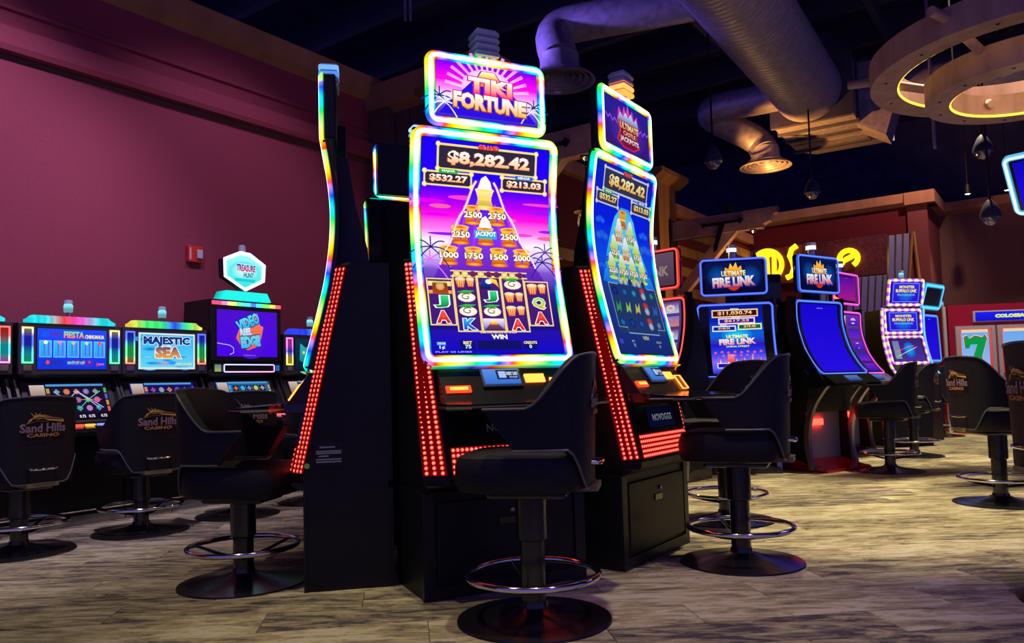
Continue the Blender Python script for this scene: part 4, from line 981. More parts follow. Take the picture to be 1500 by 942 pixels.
def row_machine(k, label, upper, pal, bg, bars, arch, lines=False, tall=False):
    p = Vector((-3.08, 5.33, 0))+U*(.72*k+(.05 if k <= 0 else .025))
    g = empty('slot_machine', p, -WA+pi/2); tag(g, label, 'slot machine', 'slant-top machines along the burgundy wall')
    hw = .343
    bs = MB().box(-hw, hw, .0, .5, .0, .60).build('base_cabinet', BLACK, g); MB().box(-hw, hw, -.02, .0, .0, .07).build('kick_plate', STEEL, bs); MB().rbox(-.29, .29, -.012, 0, .10, .56, .006).build('base_door', BLACK2, g)
    MB().tube([(-hw, -.10, .115), (hw, -.10, .115)], .011, 8).build('foot_rail', CHROME, g, True)
    for x in (-.25, .25): MB().tube([(x, .0, .10), (x, -.10, .115)], .007, 6).build('rail_bracket', STEEL, g)
    top = 1.66 if tall else 1.395
    MB().prism([(.0, .60), (-.20, .62), (-.22, .66), (-.02, .70), (.14, 1.0), (.10, 1.04), (.06, 1.08), (.06, top), (.42, top), (.5, .6)], -hw, hw, 'x').build('cabinet_body', BLACK2, g)
    # side cheeks with chrome edge
    for s in (-1, 1):
        MB().prism([(-.20, .66), (-.06, .72), (.11, 1.02), (.16, 1.02), (.02, .68)], s*hw-.018*(s > 0), s*hw+.018*(s < 0), 'x').build('side_cheek', FACEPL, g)
    # lower slanted screen
    sf = Surf([(-.012, .705), (.132, .99)], .30); lo = sf.slab(0, 1, 0, 1, -.02, .012, 2).build('lower_bezel', FACEPL, g)
    sl = Surf([(-.012, .705), (.132, .99)], .30).slab(.055, .945, .06, .94, .012, .014, 2).build('lower_screen', BEZEL, g)
    class L2:
        W, H = sf.W*.87, sf.H*.86
        def at(s_, u, v, lift=0.): return sf.at(.065+.87*u, .07+.86*v, .014+lift)
    game_lower(L2(), sl, pal, bg, lines)
    # deck
    dk = MB().prism([(-.24, .625), (-.245, .65), (-.20, .672), (-.02, .715), (.0, .70), (-.05, .62)], -.33, .33, 'x').build('button_deck', GLOSS, g)
    for q, (x, c) in enumerate(((-.20, (1.2, .6, 2.2)), (-.12, (.3, .4, 2)), (-.04, (2.4, .15, .08)), (.04, (1.5, .8, .1)), (.12, (.3, .5, 2)), (.2, (2.2, .2, .3)))):
        b = MB().rbox(x-.028, x+.028, -.17, -.12, .672+.01, .70, .006); colored(b, 'deck_button', [tuple(v_*.8 for v_ in c)]*len(b.v), dk)
    b = MB().rbox(-.30, -.20, -.252, -.243, .632, .652, .004); colored(b, 'ticket_light', [(2.6, .12, .06)]*len(b.v), dk)
    # upper box
    z0, z1 = (1.18, 1.595) if tall else (1.075, 1.375)
    fr = MB().rbox(-hw, hw, .03, .062, z0-.03, top, .008).build('upper_fascia', FACEPL if not tall else BLACK, g)
    iw = .30 if tall else .235
    us = Surf([(.028, z0), (.028, z1-.01)], iw); sc = us.slab(0, 1, 0, 1, -.002, .001, 2).build('upper_screen', BEZEL, g); upper(us.sub(.01, .99, .02, .98), sc)
    if not tall:
        for s in (-1, 1): vbar(g, 'side_light_bar', *((.255, .325) if s > 0 else (-.325, -.255)), z0+.045, z1-.01, .028, bars, .28); MB().rbox(*((.262, .318) if s > 0 else (-.318, -.262)), .02, .03, z0-.005, z0+.035, .004).build('speaker_grille', STEEL, g)
        arch_bar(g, -.29, .29, top, arch); candle(g, top+.05)
    else:
        m = MB(); cs = []
        for q in range(24):
            nv = len(m.v); x0 = -.335+q*.67/24; m.box(x0, x0+.67/24, .022, .03, 1.615, 1.645); c = [(2, .1, .3), (2, .3, .8), (2, 1.6, .3), (.2, 2, .5), (.1, 1.2, 1.6), (.1, .3, 2), (.1, 2, 1), (.3, 2, .2), (2, 1, .1), (2, .15, .2)][int(q*9.9/24)]
            cs += [c]*(len(m.v)-nv)
        colored(m, 'rainbow_light_bar', cs, g)
        ms = Surf([(.026, 1.045), (.026, 1.135)], .33); mq = ms.slab(0, 1, 0, 1, -.01, .0, 2).build('marquee_panel', BLACK, g)
        led_frame(ms.sub(.14, .90, .1, .9), 'marquee_light', mq, lambda s_: grad((1, .1, .6), (.2, .4, 1), .5+.5*sin(s_*5)), .007, 2.2, .012, .8, .006, .45)
        A = Art(ms, 1.); A.rect(.02, .11, .2, .85, 'a0b060', 1, '508080'); A.flush('marquee_icon', mq); A.rect(.92, .98, .25, .8, '2060c0', 1); A.flush('marquee_icon', mq)
        # lit hexagonal topper
        tp = empty('hexagonal_topper', (0, 0, 0)); tp.parent = g
        b = MB().prism([(-.24, 1.665), (.24, 1.665), (.20, 1.74), (-.20, 1.74)], .03, .17, 'y'); colored(b, 'topper_foot', [(.02, .95, .85) if v[1] < .1 else (.01, .4, .4) for v in b.v], tp)
        hexo = [(0, 1.755), (.19, 1.85), (.20, 1.99), (.05, 2.075), (-.05, 2.08), (-.205, 2.01), (-.20, 1.86)]
        MB().prism(hexo, .07, .14, 'y').build('topper_housing', BLACK2, tp)
        hs = Surf([(.066, 1.75), (.066, 2.085)], .21); A = Art(hs, 1.)
        nz = [((x+.21)/.42, (z-1.75)/.335) for x, z in hexo]
        A.poly(nz, (.9, 1.9, 2.2), 1); A.poly([(.5+(u-.5)*.86, .5+(v-.5)*.84) for u, v in nz], '30e8e8', 2, 'a0ffff'); A.disc(.5, .5, .36, .26, 'e8ffff', 3, '40f0f0', 14)
        A.text('TREASURE', .30, .74, .50, .68, 'd04070', '3020a0', 7, .05, 'ffffff', .05); A.text('HUNT', .46, .70, .34, .48, '1060a0', '20a0b0', 7, .05, 'c0ffff', .05); A.rect(.26, .74, .24, .32, '10d8d8', 5)
        A.line(nz+[nz[0]], .016, (1.8, 1.5, 2.6), 8); A.flush('topper_lettering', tp)
        MB().lathe([(.025, 2.075), (.03, 2.10), (.032, 2.135), (.02, 2.15)], 12, (0, .10, 0)).build('topper_lamp', ACRYL, tp, True)
    return g
C_, Y_, B_, G_, R_, M_, P_ = (.02, .8, .9), (.95, .75, .05), (.03, .06, 1.), (.05, .85, .2), (1., .06, .05), (.95, .1, .75), (.45, .1, .9)
row_machine(-1, 'slant-top machine with orange and blue screen, cut off by the photo edge', art_spectrum, ['4060f0', '8040e0', '40a0f0', 'e060c0'], '1818b8', [R_, R_, C_, C_, M_], [C_, C_, B_, C_])
row_machine(0, 'slant-top machine with blue five-column bonus screen and line game below', art_chihuahua, ['e060d0', '30b0a0', 'f06050', 'c0a040', '6060e0', '40c060'], '20102e', [Y_, B_, B_, C_, G_], [C_, C_, R_, M_, C_, C_], True)
row_machine(1, 'slant-top machine with pale turquoise sea title screen', art_sea, ['4050e0', 'c04070', '60a0d0', 'e09040', '8040c0'], '1a1478', [B_, B_, G_, G_, R_], [Y_, G_, G_, B_, G_, Y_])
row_machine(2, 'taller machine with violet screen and glowing hexagonal topper', art_reel_edge, ['f09030', 'e04030', '30c0c0', '60a0f0', 'd0d040'], '1468a8', [], [], tall=True)
row_machine(3, 'slant-top machine with dark cat screen, last in the wall row', art_cat, ['e06040', '6060e0', 'd0a040', '40c060'], '402030', [M_, M_, B_, Y_, Y_], [B_, B_, G_, G_])

# ------------------------------------------------------------------ curved-screen machines of the far pod
FPROF = [(-.21, .90), (-.12, 1.0), (-.03, 1.15), (.025, 1.32), (.045, 1.46), (.04, 1.62)]
def curved_machine(c, th, label, led, main=None, sign=None, ledr=None, tilt=0., core=1.8, red=False, grp='curved-screen machines of the far pod'):
    g = empty('slot_machine', (c[0], c[1], 0), R(th)); tag(g, label, 'slot machine', grp)
    sf = Surf(FPROF, .36)
    sf.slab(0, 1, 0, 1, -.06, .0).build('display_bezel', BEZEL, g); scr = sf.slab(.05, .95, .03, .98, 0, .002).build('main_screen', BEZEL, g)
    if main: main(sf, scr)
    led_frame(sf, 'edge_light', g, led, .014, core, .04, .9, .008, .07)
    for s in (-1, 1):      # side fins follow the curve
        x = s*.375
        MB().prism([(-.23, .86), (-.13, 1.0), (-.04, 1.15), (.015, 1.32), (.035, 1.46), (.03, 1.66), (.12, 1.66), (.13, 1.46), (.11, 1.30), (.06, 1.12), (-.04, .95), (-.12, .84)], x-.012, x+.012, 'x').build('side_fin', GLOSS, g)
    MB().loft([[(-.34, .0, .55), (.34, .0, .55), (.34, .40, .55), (-.34, .40, .55)], [(-.34, -.06, .86), (.34, -.06, .86), (.34, .42, .86), (-.34, .42, .86)], [(-.34, .08, 1.15), (.34, .08, 1.15), (.34, .38, 1.15), (-.34, .38, 1.15)], [(-.32, .11, 1.62), (.32, .11, 1.62), (.32, .26, 1.62), (-.32, .26, 1.62)]]).build('rear_body', BLACK, g)
    dk = MB().prism([(-.33, .80), (-.34, .82), (-.22, .905), (-.14, .90), (-.06, .78)], -.36, .36, 'x').build('button_deck', GLOSS, g)
    A = Art(Surf([(-.325, .832), (-.245, .889)], .10), .8); A.rect(0, 1, .1, .95, '304898', 3, '6a88c8'); A.flush('deck_display', dk)
    for s in (-1, 1):
        m = MB(); pr_ = [(-.28, .82), (-.20, .74), (-.10, .60), (-.04, .42), (-.03, .22), (-.07, .02)]; pts = Surf([(a, b) for a, b in pr_], .01).p
        m.loft([[(s*.335-.022, q.y, q.z), (s*.335+.022, q.y, q.z), (s*.335+.022, q.y+.05, q.z), (s*.335-.022, q.y+.05, q.z)] for q in pts]).build('curved_leg', STEEL, g, True)
        MB().prism([(-.02, .02), (.02, .55), (.40, .55), (.40, .02)], s*.32-.012, s*.32+.012, 'x').build('leg_side_panel', BLACK, g)
    MB().box(-.31, .31, .10, .40, .02, .56).build('footwell_back', mat('grey_footwell', (.34, .32, .33), .4), g)
    MB().prism([(-.20, 0), (-.20, .025), (-.05, .05), (.10, .10), (.40, .10), (.40, 0)], -.34, .34, 'x').build('foot_plate', BASEM if not red else mat('red_lit_plate', (.35, .01, .01), .15), g)  # red variant carries the footwell's red light in its colour
    b = MB().box(-.14, .02, .075, .10, .42, .48); colored(b, 'bill_light', [(14., .25, .15)]*len(b.v), g)
    if ledr:
        b = MB().tube([(.392, y, z) for y, z in ((-.10, .92), (-.03, 1.03), (.04, 1.17), (.085, 1.32), (.10, 1.46), (.095, 1.66), (.14, 1.69))], .012, 6); colored(b, 'fin_light', [ledr]*len(b.v), g)
        b = MB().tube([(.33, .14, 1.72), (.33, .17, 2.04)], .011, 6); colored(b, 'fin_light', [ledr]*len(b.v), g)
    # sign
    sg = empty('top_sign', (0, .03, 1.70)); sg.parent = g; sg.rotation_euler = (tilt, 0, 0)
    MB().rbox(-.315, .315, .0, .07, .0, .36, .03).build('sign_housing', GLOSS, sg, True); ss = Surf([(-.002, .0), (-.002, .36)], .315)
    if sign: sign(ss.sub(.07, .93, .09, .91), sg)
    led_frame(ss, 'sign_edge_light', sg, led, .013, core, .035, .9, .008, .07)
    MB().box(-.07, .07, .08, .18, 1.6, 1.95).build('sign_mast', BLACK, g)
    t = empty('tower_light', (0, .10, 2.06)); t.parent = g
    MB().lathe([(.05, 0), (.05, .07)], 14).build('stem', STEEL, t, True)
    b = MB().lathe([(.048, .07), (.048, .11)], 14); colored(b, 'lamp_tier', [(1.1, 1.2, 1.3)]*len(b.v), t); MB().lathe([(.05, .11), (.05, .14)], 14).build('cap', ACRYL, t, True)
    return g
BLU = solid((.03, .10, 1.)); RED = solid((1., .03, .02)); PNK = solid((1., .05, .75))
def red_main(sf, scr): art_tiles(sf, scr, ['f0e0e8', '7a4a80', 'e08070', '60a0e0', '8a7ac0', 'c0d0f0'])
def pink_main(sf, scr): art_tiles(sf, scr, ['ff40c0', '3020c0', 'e0e0ff', '8020e0'], .9, 2, 5)
def grey_sign(sf, scr): A = Art(sf, .5); A.rect(0, 1, 0, 1, '6a4a68', 1, '8a6a88'); A.text('FIRE LINK', .1, .9, .3, .6, 'c8a8a8', None, 4, .04); A.flush('title_lettering', scr)
curved_machine((2.17, 7.45), -10, 'blue-edged curved machine with $11,030.74 jackpot board, city picture', BLU, art_fire_main, art_fire_sign)
curved_machine((3.02, 7.45), 33, 'blue-edged curved machine with blank blue screen and red footwell', solid((.03, .14, 1.)), art_blank, art_fire_sign, (2.4, .42, .06), red=True)
curved_machine((1.24, 6.95), -45, 'red-edged curved machine half hidden behind the ice mountain machine', RED, red_main, grey_sign)
curved_machine((2.75, 8.75), 185, 'dark machine seen from behind between the two blue-edged machines', solid((.02, .02, .08)), None, None, core=.2)
curved_machine((3.85, 8.75), 42, 'pink-edged curved machine peeking out behind the blank blue one', PNK, pink_main, pink_main and (lambda a, b: art_blank(a, b, 'c020a0', '6010c0', .7)))

# beaded three-screen machine
def bead(s_): t = int(s_/.05) % 2; return (.55, .05, 1.) if t else (1., .8, .35)
g = empty('slot_machine', (4.93, 9.6, 0), R(14)); tag(g, 'three-screen machine with purple and yellow beaded light frames', 'slot machine')
MB().prism([(0, 0), (-.03, .5), (-.16, .80), (-.16, .86), (-.02, 1.02), (.08, 1.36), (.08, 1.70), (.4, 1.70), (.45, 0)], -.29, .29, 'x').build('cabinet_body', BLACK, g)
for nm, pr_, hw, kind in (('lower', [(-.035, 1.02), (.06, 1.36)], .27, 0), ('upper', [(.062, 1.40), (.066, 1.70)], .27, 1), ('sign', [(.02, 1.75), (-.04, 2.06)], .255, 1)):
    sf = Surf(pr_, hw); bz = sf.slab(0, 1, 0, 1, -.06, .0, 2).build('%s_bezel' % nm, BLACK2, g); A = Art(sf.sub(.08, .92, .09, .91), 1.)
    if kind:
        A.rect(0, 1, 0, 1, '2a10d8', 1, '3a20e8'); A.frame(.06, .94, .06, .94, .008, '60a0ff', 3); A.disc(.5, .3, .3, .28, '1070e0', 2, '2a10d8')
        A.text('MONSTER', .25, .78, .70, .84, 'e8d050', 'fff8a0', 5, .04, '302080', .04); A.text('BUFFALO LINK', .14, .86, .50, .66, 'e8c850', 'ffffa0', 5, .05, '302080', .04); A.text('PROGRESSIVE', .2, .8, .34, .44, '60c0f0', None, 5, .03)
    else:
        A.rect(0, 1, 0, 1, '4a30a0', 1, '382070'); A.disc(.55, .5, .18, .36, '20a8f0', 2, '1050c0'); A.rect(.05, .25, .1, .9, '70a0a0', 2, '8070b0'); A.line([(.1, .4), (.5, .62), (.72, .68)], .006, 'ff60a0', 4); A.line([(.12, .2), (.8, .62)], .006, 'ffe0a0', 4)
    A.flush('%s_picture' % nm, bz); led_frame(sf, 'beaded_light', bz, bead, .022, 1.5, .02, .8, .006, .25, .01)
for s, f in ((-1, bead), (1, solid((.05, .35, 1.)))):
    sf = Surf([(-.14, .88), (-.03, 1.02), (.065, 1.36), (.06, 1.72)], .02, s*.305); led_path(sf, 'side_bead_light', g, [(.02, sf.H*k/60) for k in range(61)], f, .028, 1.3, .8, .25, False)
candle(g, 2.06, .05)
g = empty('slot_machine', (5.55, 10.15, 0), R(40)); tag(g, 'cyan-edged machine sign just visible beside the beaded machine', 'slot machine')
MB().box(-.28, .28, .05, .45, 0, 1.7).build('cabinet_body', BLACK, g); sf = Surf([(.02, 1.75), (-.06, 2.04)], .28); bz = sf.slab(0, 1, 0, 1, -.06, 0, 2).build('sign_bezel', BLACK2, g); led_frame(sf, 'sign_edge_light', bz, solid((.02, .5, 1.)), .03, 1.6, .02, .9, .006, .1)
sf = Surf([(.03, 1.05), (.05, 1.66)], .28); bz = sf.slab(0, 1, 0, 1, -.03, 0, 2).build('screen_bezel', BLACK2, g); art_blank(sf, bz); led_frame(sf, 'edge_light', bz, solid((.05, .25, 1.)), .02, 1.2, .02, .9, .006, .1)

# oversized red reel machine
g = empty('giant_slot_machine', (6.55, 11.55, 0), R(-8)); tag(g, 'giant red slot machine with white-framed reel windows and green seven', 'slot machine')
MB().box(0, 2.3, 0, .8, 0, 1.90).build('cabinet_body', REDM, g); MB().prism([(0, 0), (-.30, 0), (-.30, .62), (-.10, .74), (0, .76)], .02, 2.28, 'x').build('front_console', REDM, g)
MB().box(.0, 2.3, -.34, -.30, .60, .68).build('console_rail', BLACK2, g)
for x in (-.06, .03): MB().rbox(x-.02, x+.025, -.03, .02, 0, 1.88, .008).build('white_post', WHITEM, g)
for q in range(3):
    x0 = .08+q*.58; pn = empty('reel_window', (0, 0, 0)); pn.parent = g
    for a in ((x0, x0+.045, .78, 1.58), (x0+.505, x0+.55, .78, 1.58), (x0+.045, x0+.505, 1.54, 1.58), (x0+.045, x0+.505, .76, .80)): MB().box(a[0], a[1], -.04, .0, a[2], a[3]).build('window_frame', WHITEM, pn)
    sf = Surf([(-.005, .80), (-.005, 1.54)], .23, x0+.275); A = Art(sf, .9)
    A.rect(0, 1, 0, 1, 'c04030', 1, 'e06050'); A.rect(.08, .92, .10, .92, 'a0c0ff', 2, '70b0f8'); A.rect(.1, .9, .92, .98, 'f0d8b0', 3); A.rect(.02, .98, .0, .10, '7a3020', 3); A.disc(.75, .05, .06, .04, 'f0e040', 4); A.disc(.3, .05, .06, .04, '6060c0', 4)
    if q != 1:
        seven = [(.18, .82), (.20, .60), (.30, .60), (.36, .68), (.56, .68), (.42, .44), (.40, .22), (.66, .22), (.68, .46), (.84, .78), (.78, .86), (.70, .80), (.50, .84), (.34, .78), (.28, .84)]
        def off(p, k): cx, cy = .5, .55; return (cx+(p[0]-cx)*k, cy+(p[1]-cy)*k)
        for lay, k, c_ in ((4, 1.13, 'f0e0d0'), (5, 1.07, '8a3a30'), (6, 1., '08a048')):
            P = [off(p, k) for p in seven]; A.put(P, [(0, 1, 2, 3, 13, 14), (3, 4, 9, 10, 11, 12, 13), (4, 5, 6, 7, 8, 9)], [A.col(c_)]*15, lay)
        A.rect(.36, .70, .15, .20, 'e8a030', 6)
    else:
        A.rect(.2, .8, .50, .62, '8a2070', 4); A.rect(.26, .74, .52, .60, 'e0c0d8', 5); A.text('BAR', .32, .68, .53, .59, '5a1060', None, 7, .05)
    A.flush('reel_picture', pn)
tsn = MB().rbox(.34, 2.0, -.03, .0, 1.63, 1.80, .02).build('title_panel', WHITEM, g); sf = Surf([(-.032, 1.65), (-.032, 1.78)], .80, 1.17); A = Art(sf, 1.); A.rect(0, 1, 0, 1, '1010d0', 1, '2020f0')
A.text('COLOSSAL', .17, .45, .3, .7, 'ffd020', 'ffff60', 5, .06, '20c0e0', .06); A.poly([(.48, .5), (.53, .72), (.60, .72), (.65, .5), (.565, .2)], '60d8f0', 4, 'ffffff'); A.text('DIAMONDS', .66, .95, .3, .7, 'e060a0', 'ffffff', 5, .05, '2030a0', .05); A.flush('title_lettering', tsn)
candle(g, 1.86, .2, (.4, .5, .8)); g.children[-1].location.x = 1.25
# machine at the right photo edge: only its tilted sign is in view
g = empty('slot_machine', (2.70, 4.38, 0), R(-50)); tag(g, 'machine cut off by the photo edge, tilted blue sign with pale edge light', 'slot machine')
MB().prism([(.36, 0), (.30, .10), (.30, .62), (.24, .80), (.24, .86), (.30, .92), (.30, 1.75), (.62, 1.75), (.70, .8), (.70, 0)], .40, .80, 'x').build('cabinet_body', BLACK, g)
MB().rbox(.44, .76, .288, .30, .16, .56, .006).build('base_door', BLACK2, g); MB().rbox(.40, .80, .20, .30, .82, .87, .012).build('button_deck', GLOSS, g)
for x in (.40, .80): MB().tube([(x, .29, .92), (x, .29, 1.74)], .010, 6).build('edge_trim', STEEL, g)
tower_light(g, .60, .46, 1.75)
sf = Surf([(.28, .95), (.28, 1.70)], .19, .60); bz = sf.slab(0, 1, 0, 1, -.02, 0, 2).build('main_screen', BEZEL, g); art_blank(sf, bz, '3020ff', '1818f0', 2.5)  # unseen screen added to throw blue light on the carpet
sg = empty('top_sign', (.40, .30, 1.80)); sg.parent = g; sg.rotation_euler = (R(32), 0, 0)
MB().rbox(-.30, .30, 0, .07, 0, .36, .02).build('sign_housing', GLOSS, sg); MB().box(-.05, .05, .05, .3, -.10, .16).build('sign_mast', BLACK, sg)
sf = Surf([(-.002, 0), (-.002, .36)], .30); A = Art(sf.sub(.07, .93, .1, .9), 1.); A.rect(0, 1, 0, 1, '2008e8', 1, '1008b0'); A.disc(.3, .6, .09, .14, 'f0d080', 3, 'd08050', 8); A.disc(.3, .2, .12, .2, '5060ff', 3, '3018f0'); A.flush('sign_picture', sg)
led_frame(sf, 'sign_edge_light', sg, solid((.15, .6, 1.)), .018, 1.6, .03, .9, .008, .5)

# ------------------------------------------------------------------ yellow neon sign and dressing on the back wall
def on_back(name, x, label, cat): o = room_empty(name, K0+U*LF+V*x); tag(o, label, cat); return o
g = on_back('ripple_sign_board', 0, 'maroon rippled board behind the yellow neon letters', 'sign board')
MB().box(-.1, 2.56, -.10, -.02, 2.72, 3.44).build('board_panel', RIPPLE, g)
g = on_back('corrugated_panel', 0, 'leaning grey corrugated metal sheet with timber edge by the sign board', 'metal sheet')
m = MB(); n = 40; rr = []
for k in range(n+1): x = 1.2+1.6*k/n; rr.append((x, -.13+.02*sin(k*pi/1.5)))
m.add([(x, y, 1.4) for x, y in rr]+[(x+.12, y+.02, 3.40 if x > 2.42 else 2.70) for x, y in rr], [(k, k+1, n+2+k, n+1+k) for k in range(n)]); m.build('metal_sheet', METALCORR, g, True)
MB().tube([(2.78, -.15, 1.6), (2.97, -.08, 3.42)], .03, 6).build('timber_edge', OAK, g); MB().tube([(3.10, -.15, 1.6), (2.99, -.08, 3.42)], .03, 6).build('timber_edge', OAK, g)
YN = (2.3, 1.25, .02)
def neon(name, paths, r, label, loc):
    g = on_back(name, loc, label, 'neon sign'); g['group'] = 'yellow neon letters'
    for p in paths:
        b = MB().tube([(x, -.16, z) for x, z in p], r, 8); colored(b, 'glow_tube', [YN]*len(b.v), g)
    return g
def arc(cx, cz, r, a0, a1, n=16, rz=None): return [(cx+r*cos(R(a0+(a1-a0)*k/n)), cz+(rz or r)*sin(R(a0+(a1-a0)*k/n))) for k in range(n+1)]
neon('neon_letter', [arc(.39, 3.10, .29, 0, 360, 28), [(.22, 3.26), (.26, 2.98), (.24, 2.86)], [(.26, 3.30), (.40, 3.30), (.40, 2.90)], [(.40, 3.29), (.54, 3.29), (.53, 2.92)]], .05, 'round yellow neon emblem with upright strokes inside', 0)
neon('neon_letter', [[(.98, 3.42), (.88, 3.36), (.84, 3.24), (.89, 3.12), (.91, 3.0), (.86, 2.86), (.76, 2.82)]], .055, 'yellow neon letter S beside the round emblem', 0)
neon('neon_letter', [[(1.04, 3.06), (1.16, 3.06)]], .055, 'short yellow neon dash after the letter S', 0)
neon('neon_letter', [arc(1.90, 3.06, .16, -60, 230, 14, .15), [(1.80, 3.02), (2.02, 3.12)]], .05, 'yellow neon letter loop above the blank blue machine', 0)

# ------------------------------------------------------------------ fire alarm on the left wall
p = WP+U*((Vector((-2.876, 6.952, 0))-WP).dot(U))
g = empty('fire_alarm', (p.x, p.y, 2.15), -WA); tag(g, 'red fire alarm strobe mounted on the burgundy wall', 'fire alarm')
MB().rbox(0, .05, -.075, .075, -.075, .075, .01).build('alarm_body', REDPLATE, g); MB().rbox(.05, .075, -.0, .055, -.04, .04, .008).build('strobe_lens', ACRYL, g)
b = MB().box(.0501, .052, -.065, -.05, -.055, .055); colored(b, 'alarm_lettering', [(.6, .5, .5)]*len(b.v), g, PRINT)

# ------------------------------------------------------------------ ducts and diffusers
def spiral(a, b, r, n=28, pitch=.09):
    a, b = Vector(a), Vector(b); L = (b-a).length; k = int(L/pitch*4); path = [a+(b-a)*(i/k) for i in range(k+1)]
    return MB().tube(path, [r*(1.018 if i % 4 == 0 else 1.) for i in range(k+1)], n)
def elbow(p, q, r_, rad): return [q]
def diffuser(parent, c, r=.36):
    for k in range(5):
        rr = r*1.1*(1-k*.19); z = c[2]+k*.018
        MB().lathe([(rr, z), (rr*.97, z+.02), (rr*.86, z+.055), (rr*.84, z+.055), (rr*.93, z+.002), (rr, z)], 32, (c[0], c[1], 0), False).build('diffuser_ring', DUCT, parent, True)
    MB().lathe([(r*.80, c[2]+.075), (r*.62, c[2]+.15), (r*.60, c[2]+.3)], 28, (c[0], c[1], 0), False).build('diffuser_neck', DUCT, parent, True)
g = empty('spiral_main_duct', (0, 0, 0)); tag(g, 'large spiral ribbed main duct crossing the dark ceiling', 'air duct')
A0 = Vector((4.50, 11.15, 5.05)); DU = (A0-Vector((2.622, 8.264, 5.05))).normalized()
spiral(A0-DU*7.5, A0-DU*.2, .46).build('spiral_pipe', DUCT, g, True)
g.location = (A0.x, A0.y, 4.6)
for ch in g.children: ch.location = (-A0.x, -A0.y, -4.6)
PR = math.atan2(-DU.x, DU.y)
g = empty('duct_plenum', (A0.x+.1, A0.y+.2, 4.62), PR); tag(g, 'boxy duct plenum with banded underside catching warm light', 'air duct')
MB().box(-.5, .6, -.35, 1.2, .0, .85).build('plenum_box', DUCT, g)
MB().loft([[(-.5, 1.2, 0), (.6, 1.2, 0), (.6, 1.2, .85), (-.5, 1.2, .85)], [(-.3, 1.7, .05), (.9, 1.7, .05), (.9, 1.7, .8), (-.3, 1.7, .8)]]).build('plenum_taper', DUCT, g)
for y in (-.35, .05, .5, 1.15): MB().box(-.53, .63, y-.04, y+.04, -.03, .88).build('flange', DARKJ, g)
for y in (.25, .8): MB().box(-.48, .58, y-.012, y+.012, -.012, .0).build('stiffener', DUCT, g)
MB().tube([(.6, .5, .45), (1.2, .5, .45), (3.2, .4, .45)], .33, 20).build('branch_pipe', DUCT, g, True)
MB().prism([(.55, .0), (.95, -.25), (1.3, .85), (.6, .9)], .2, .8, 'y').build('branch_collar', DUCT, g)
def branch(name, label, p0, p1, p2, rr, dif):
    g = empty(name, (dif[0], dif[1], dif[2])); tag(g, label, 'air duct', 'ceiling branch ducts')
    def corner(a, b, c, n=6, k=.45):
        a, b, c = Vector(a), Vector(b), Vector(c); s = b+(a-b).normalized()*k; e = b+(c-b).normalized()*k
        return [s*(1-t)**2+b*2*t*(1-t)+e*t*t for t in [i/n for i in range(n+1)]]
    pts = [Vector(p0)]
    if p2 is not None:
        pts += corner(p0, p1, p2); down = Vector((dif[0], dif[1], dif[2]+.25)); pts += corner(p1, p2, down, 6, .35)+[down]
    else:
        down = Vector((dif[0], dif[1], dif[2]+.25)); pts += corner(p0, p1, down, 6, .35)+[down]
    o = MB().tube(pts, rr, 20).build('branch_pipe', DUCT, g, True); o.location = (-dif[0], -dif[1], -dif[2])
    c = empty('ceiling_diffuser', (0, 0, 0)); c.parent = g; diffuser(c, (0, 0, 0)); return g
branch('branch_duct', 'branch duct elbowing to a warm-lit round diffuser above the bracket', (4.25, 11.1, 5.05), (2.98, 11.75, 5.05), (4.10, 12.15, 4.66), .215, (4.06, 11.95, 4.2))
branch('branch_duct', 'blue-tinted branch duct ending in a round diffuser behind the sunset machine', (2.1, 8.25, 5.05), (.54, 8.8, 5.05), None, .215, (.62, 8.45, 4.26))

# ------------------------------------------------------------------ chandelier of two wooden rings
CX, CY = 4.03, 5.75
g = empty('ring_chandelier', (CX, CY, 3.0)); tag(g, 'two-tier wooden ring chandelier with glowing yellow inner strip', 'chandelier')
for nm, Rr, z, wd, h in (('outer_ring', 1.13, .20, .20, .20), ('inner_ring', .74, .0, .17, .19)):
    rg = MB().lathe([(Rr, z), (Rr, z+h), (Rr-wd, z+h), (Rr-wd, z+.03), (Rr-wd+.01, z)], 72)
    n = 72; m = MB(); rings = []
    prf = [(Rr, z), (Rr, z+h), (Rr-wd, z+h), (Rr-wd, z)]
    for k in range(n): a = 2*pi*k/n; rings.append([(r_*cos(a), r_*sin(a), zz) for r_, zz in prf])
    rings.append(rings[0]); o = m.loft(rings, cap=False).build(nm, RINGW, g, True)
    b = MB().tube([((Rr-wd-.004)*cos(2*pi*k/60), (Rr-wd-.004)*sin(2*pi*k/60), z+.012) for k in range(60)], .009, 6, True); colored(b, 'inner_light_strip', [(2.6, 1.7, .12)]*len(b.v), o)
    for k in range(12): a = R(15+30*k); MB().lathe([(.012, -.004), (.014, .002)], 8, ((Rr-wd/2)*cos(a), (Rr-wd/2)*sin(a), z)).build('bolt_head', IRON, o)
for k in range(6):
    a = R(150+60*k); c, s = cos(a), sin(a)
    MB().tube([(.52*c, .52*s, .10), (1.02*c, 1.02*s, .29)], .035, 10).build('dowel', RINGW, g, True)
    MB().tube([(1.05*c, 1.05*s, .32), (1.30*c, 1.30*s, .34)], .035, 10).build('dowel', RINGW, g, True)
    if k % 2: MB().tube([(1.03*c, 1.03*s, .4), (1.03*c, 1.03*s, 3.6)], .008, 6).build('hanger_rod', IRON, g)
d = bpy.data.lights.new('chandelier_glow', 'POINT'); d.energy = 14; d.color = (1, .66, .3); d.shadow_soft_size = .3
o = bpy.data.objects.new('chandelier_glow', d); COL.objects.link(o); o.parent = g; o.location = (0, 0, .12)

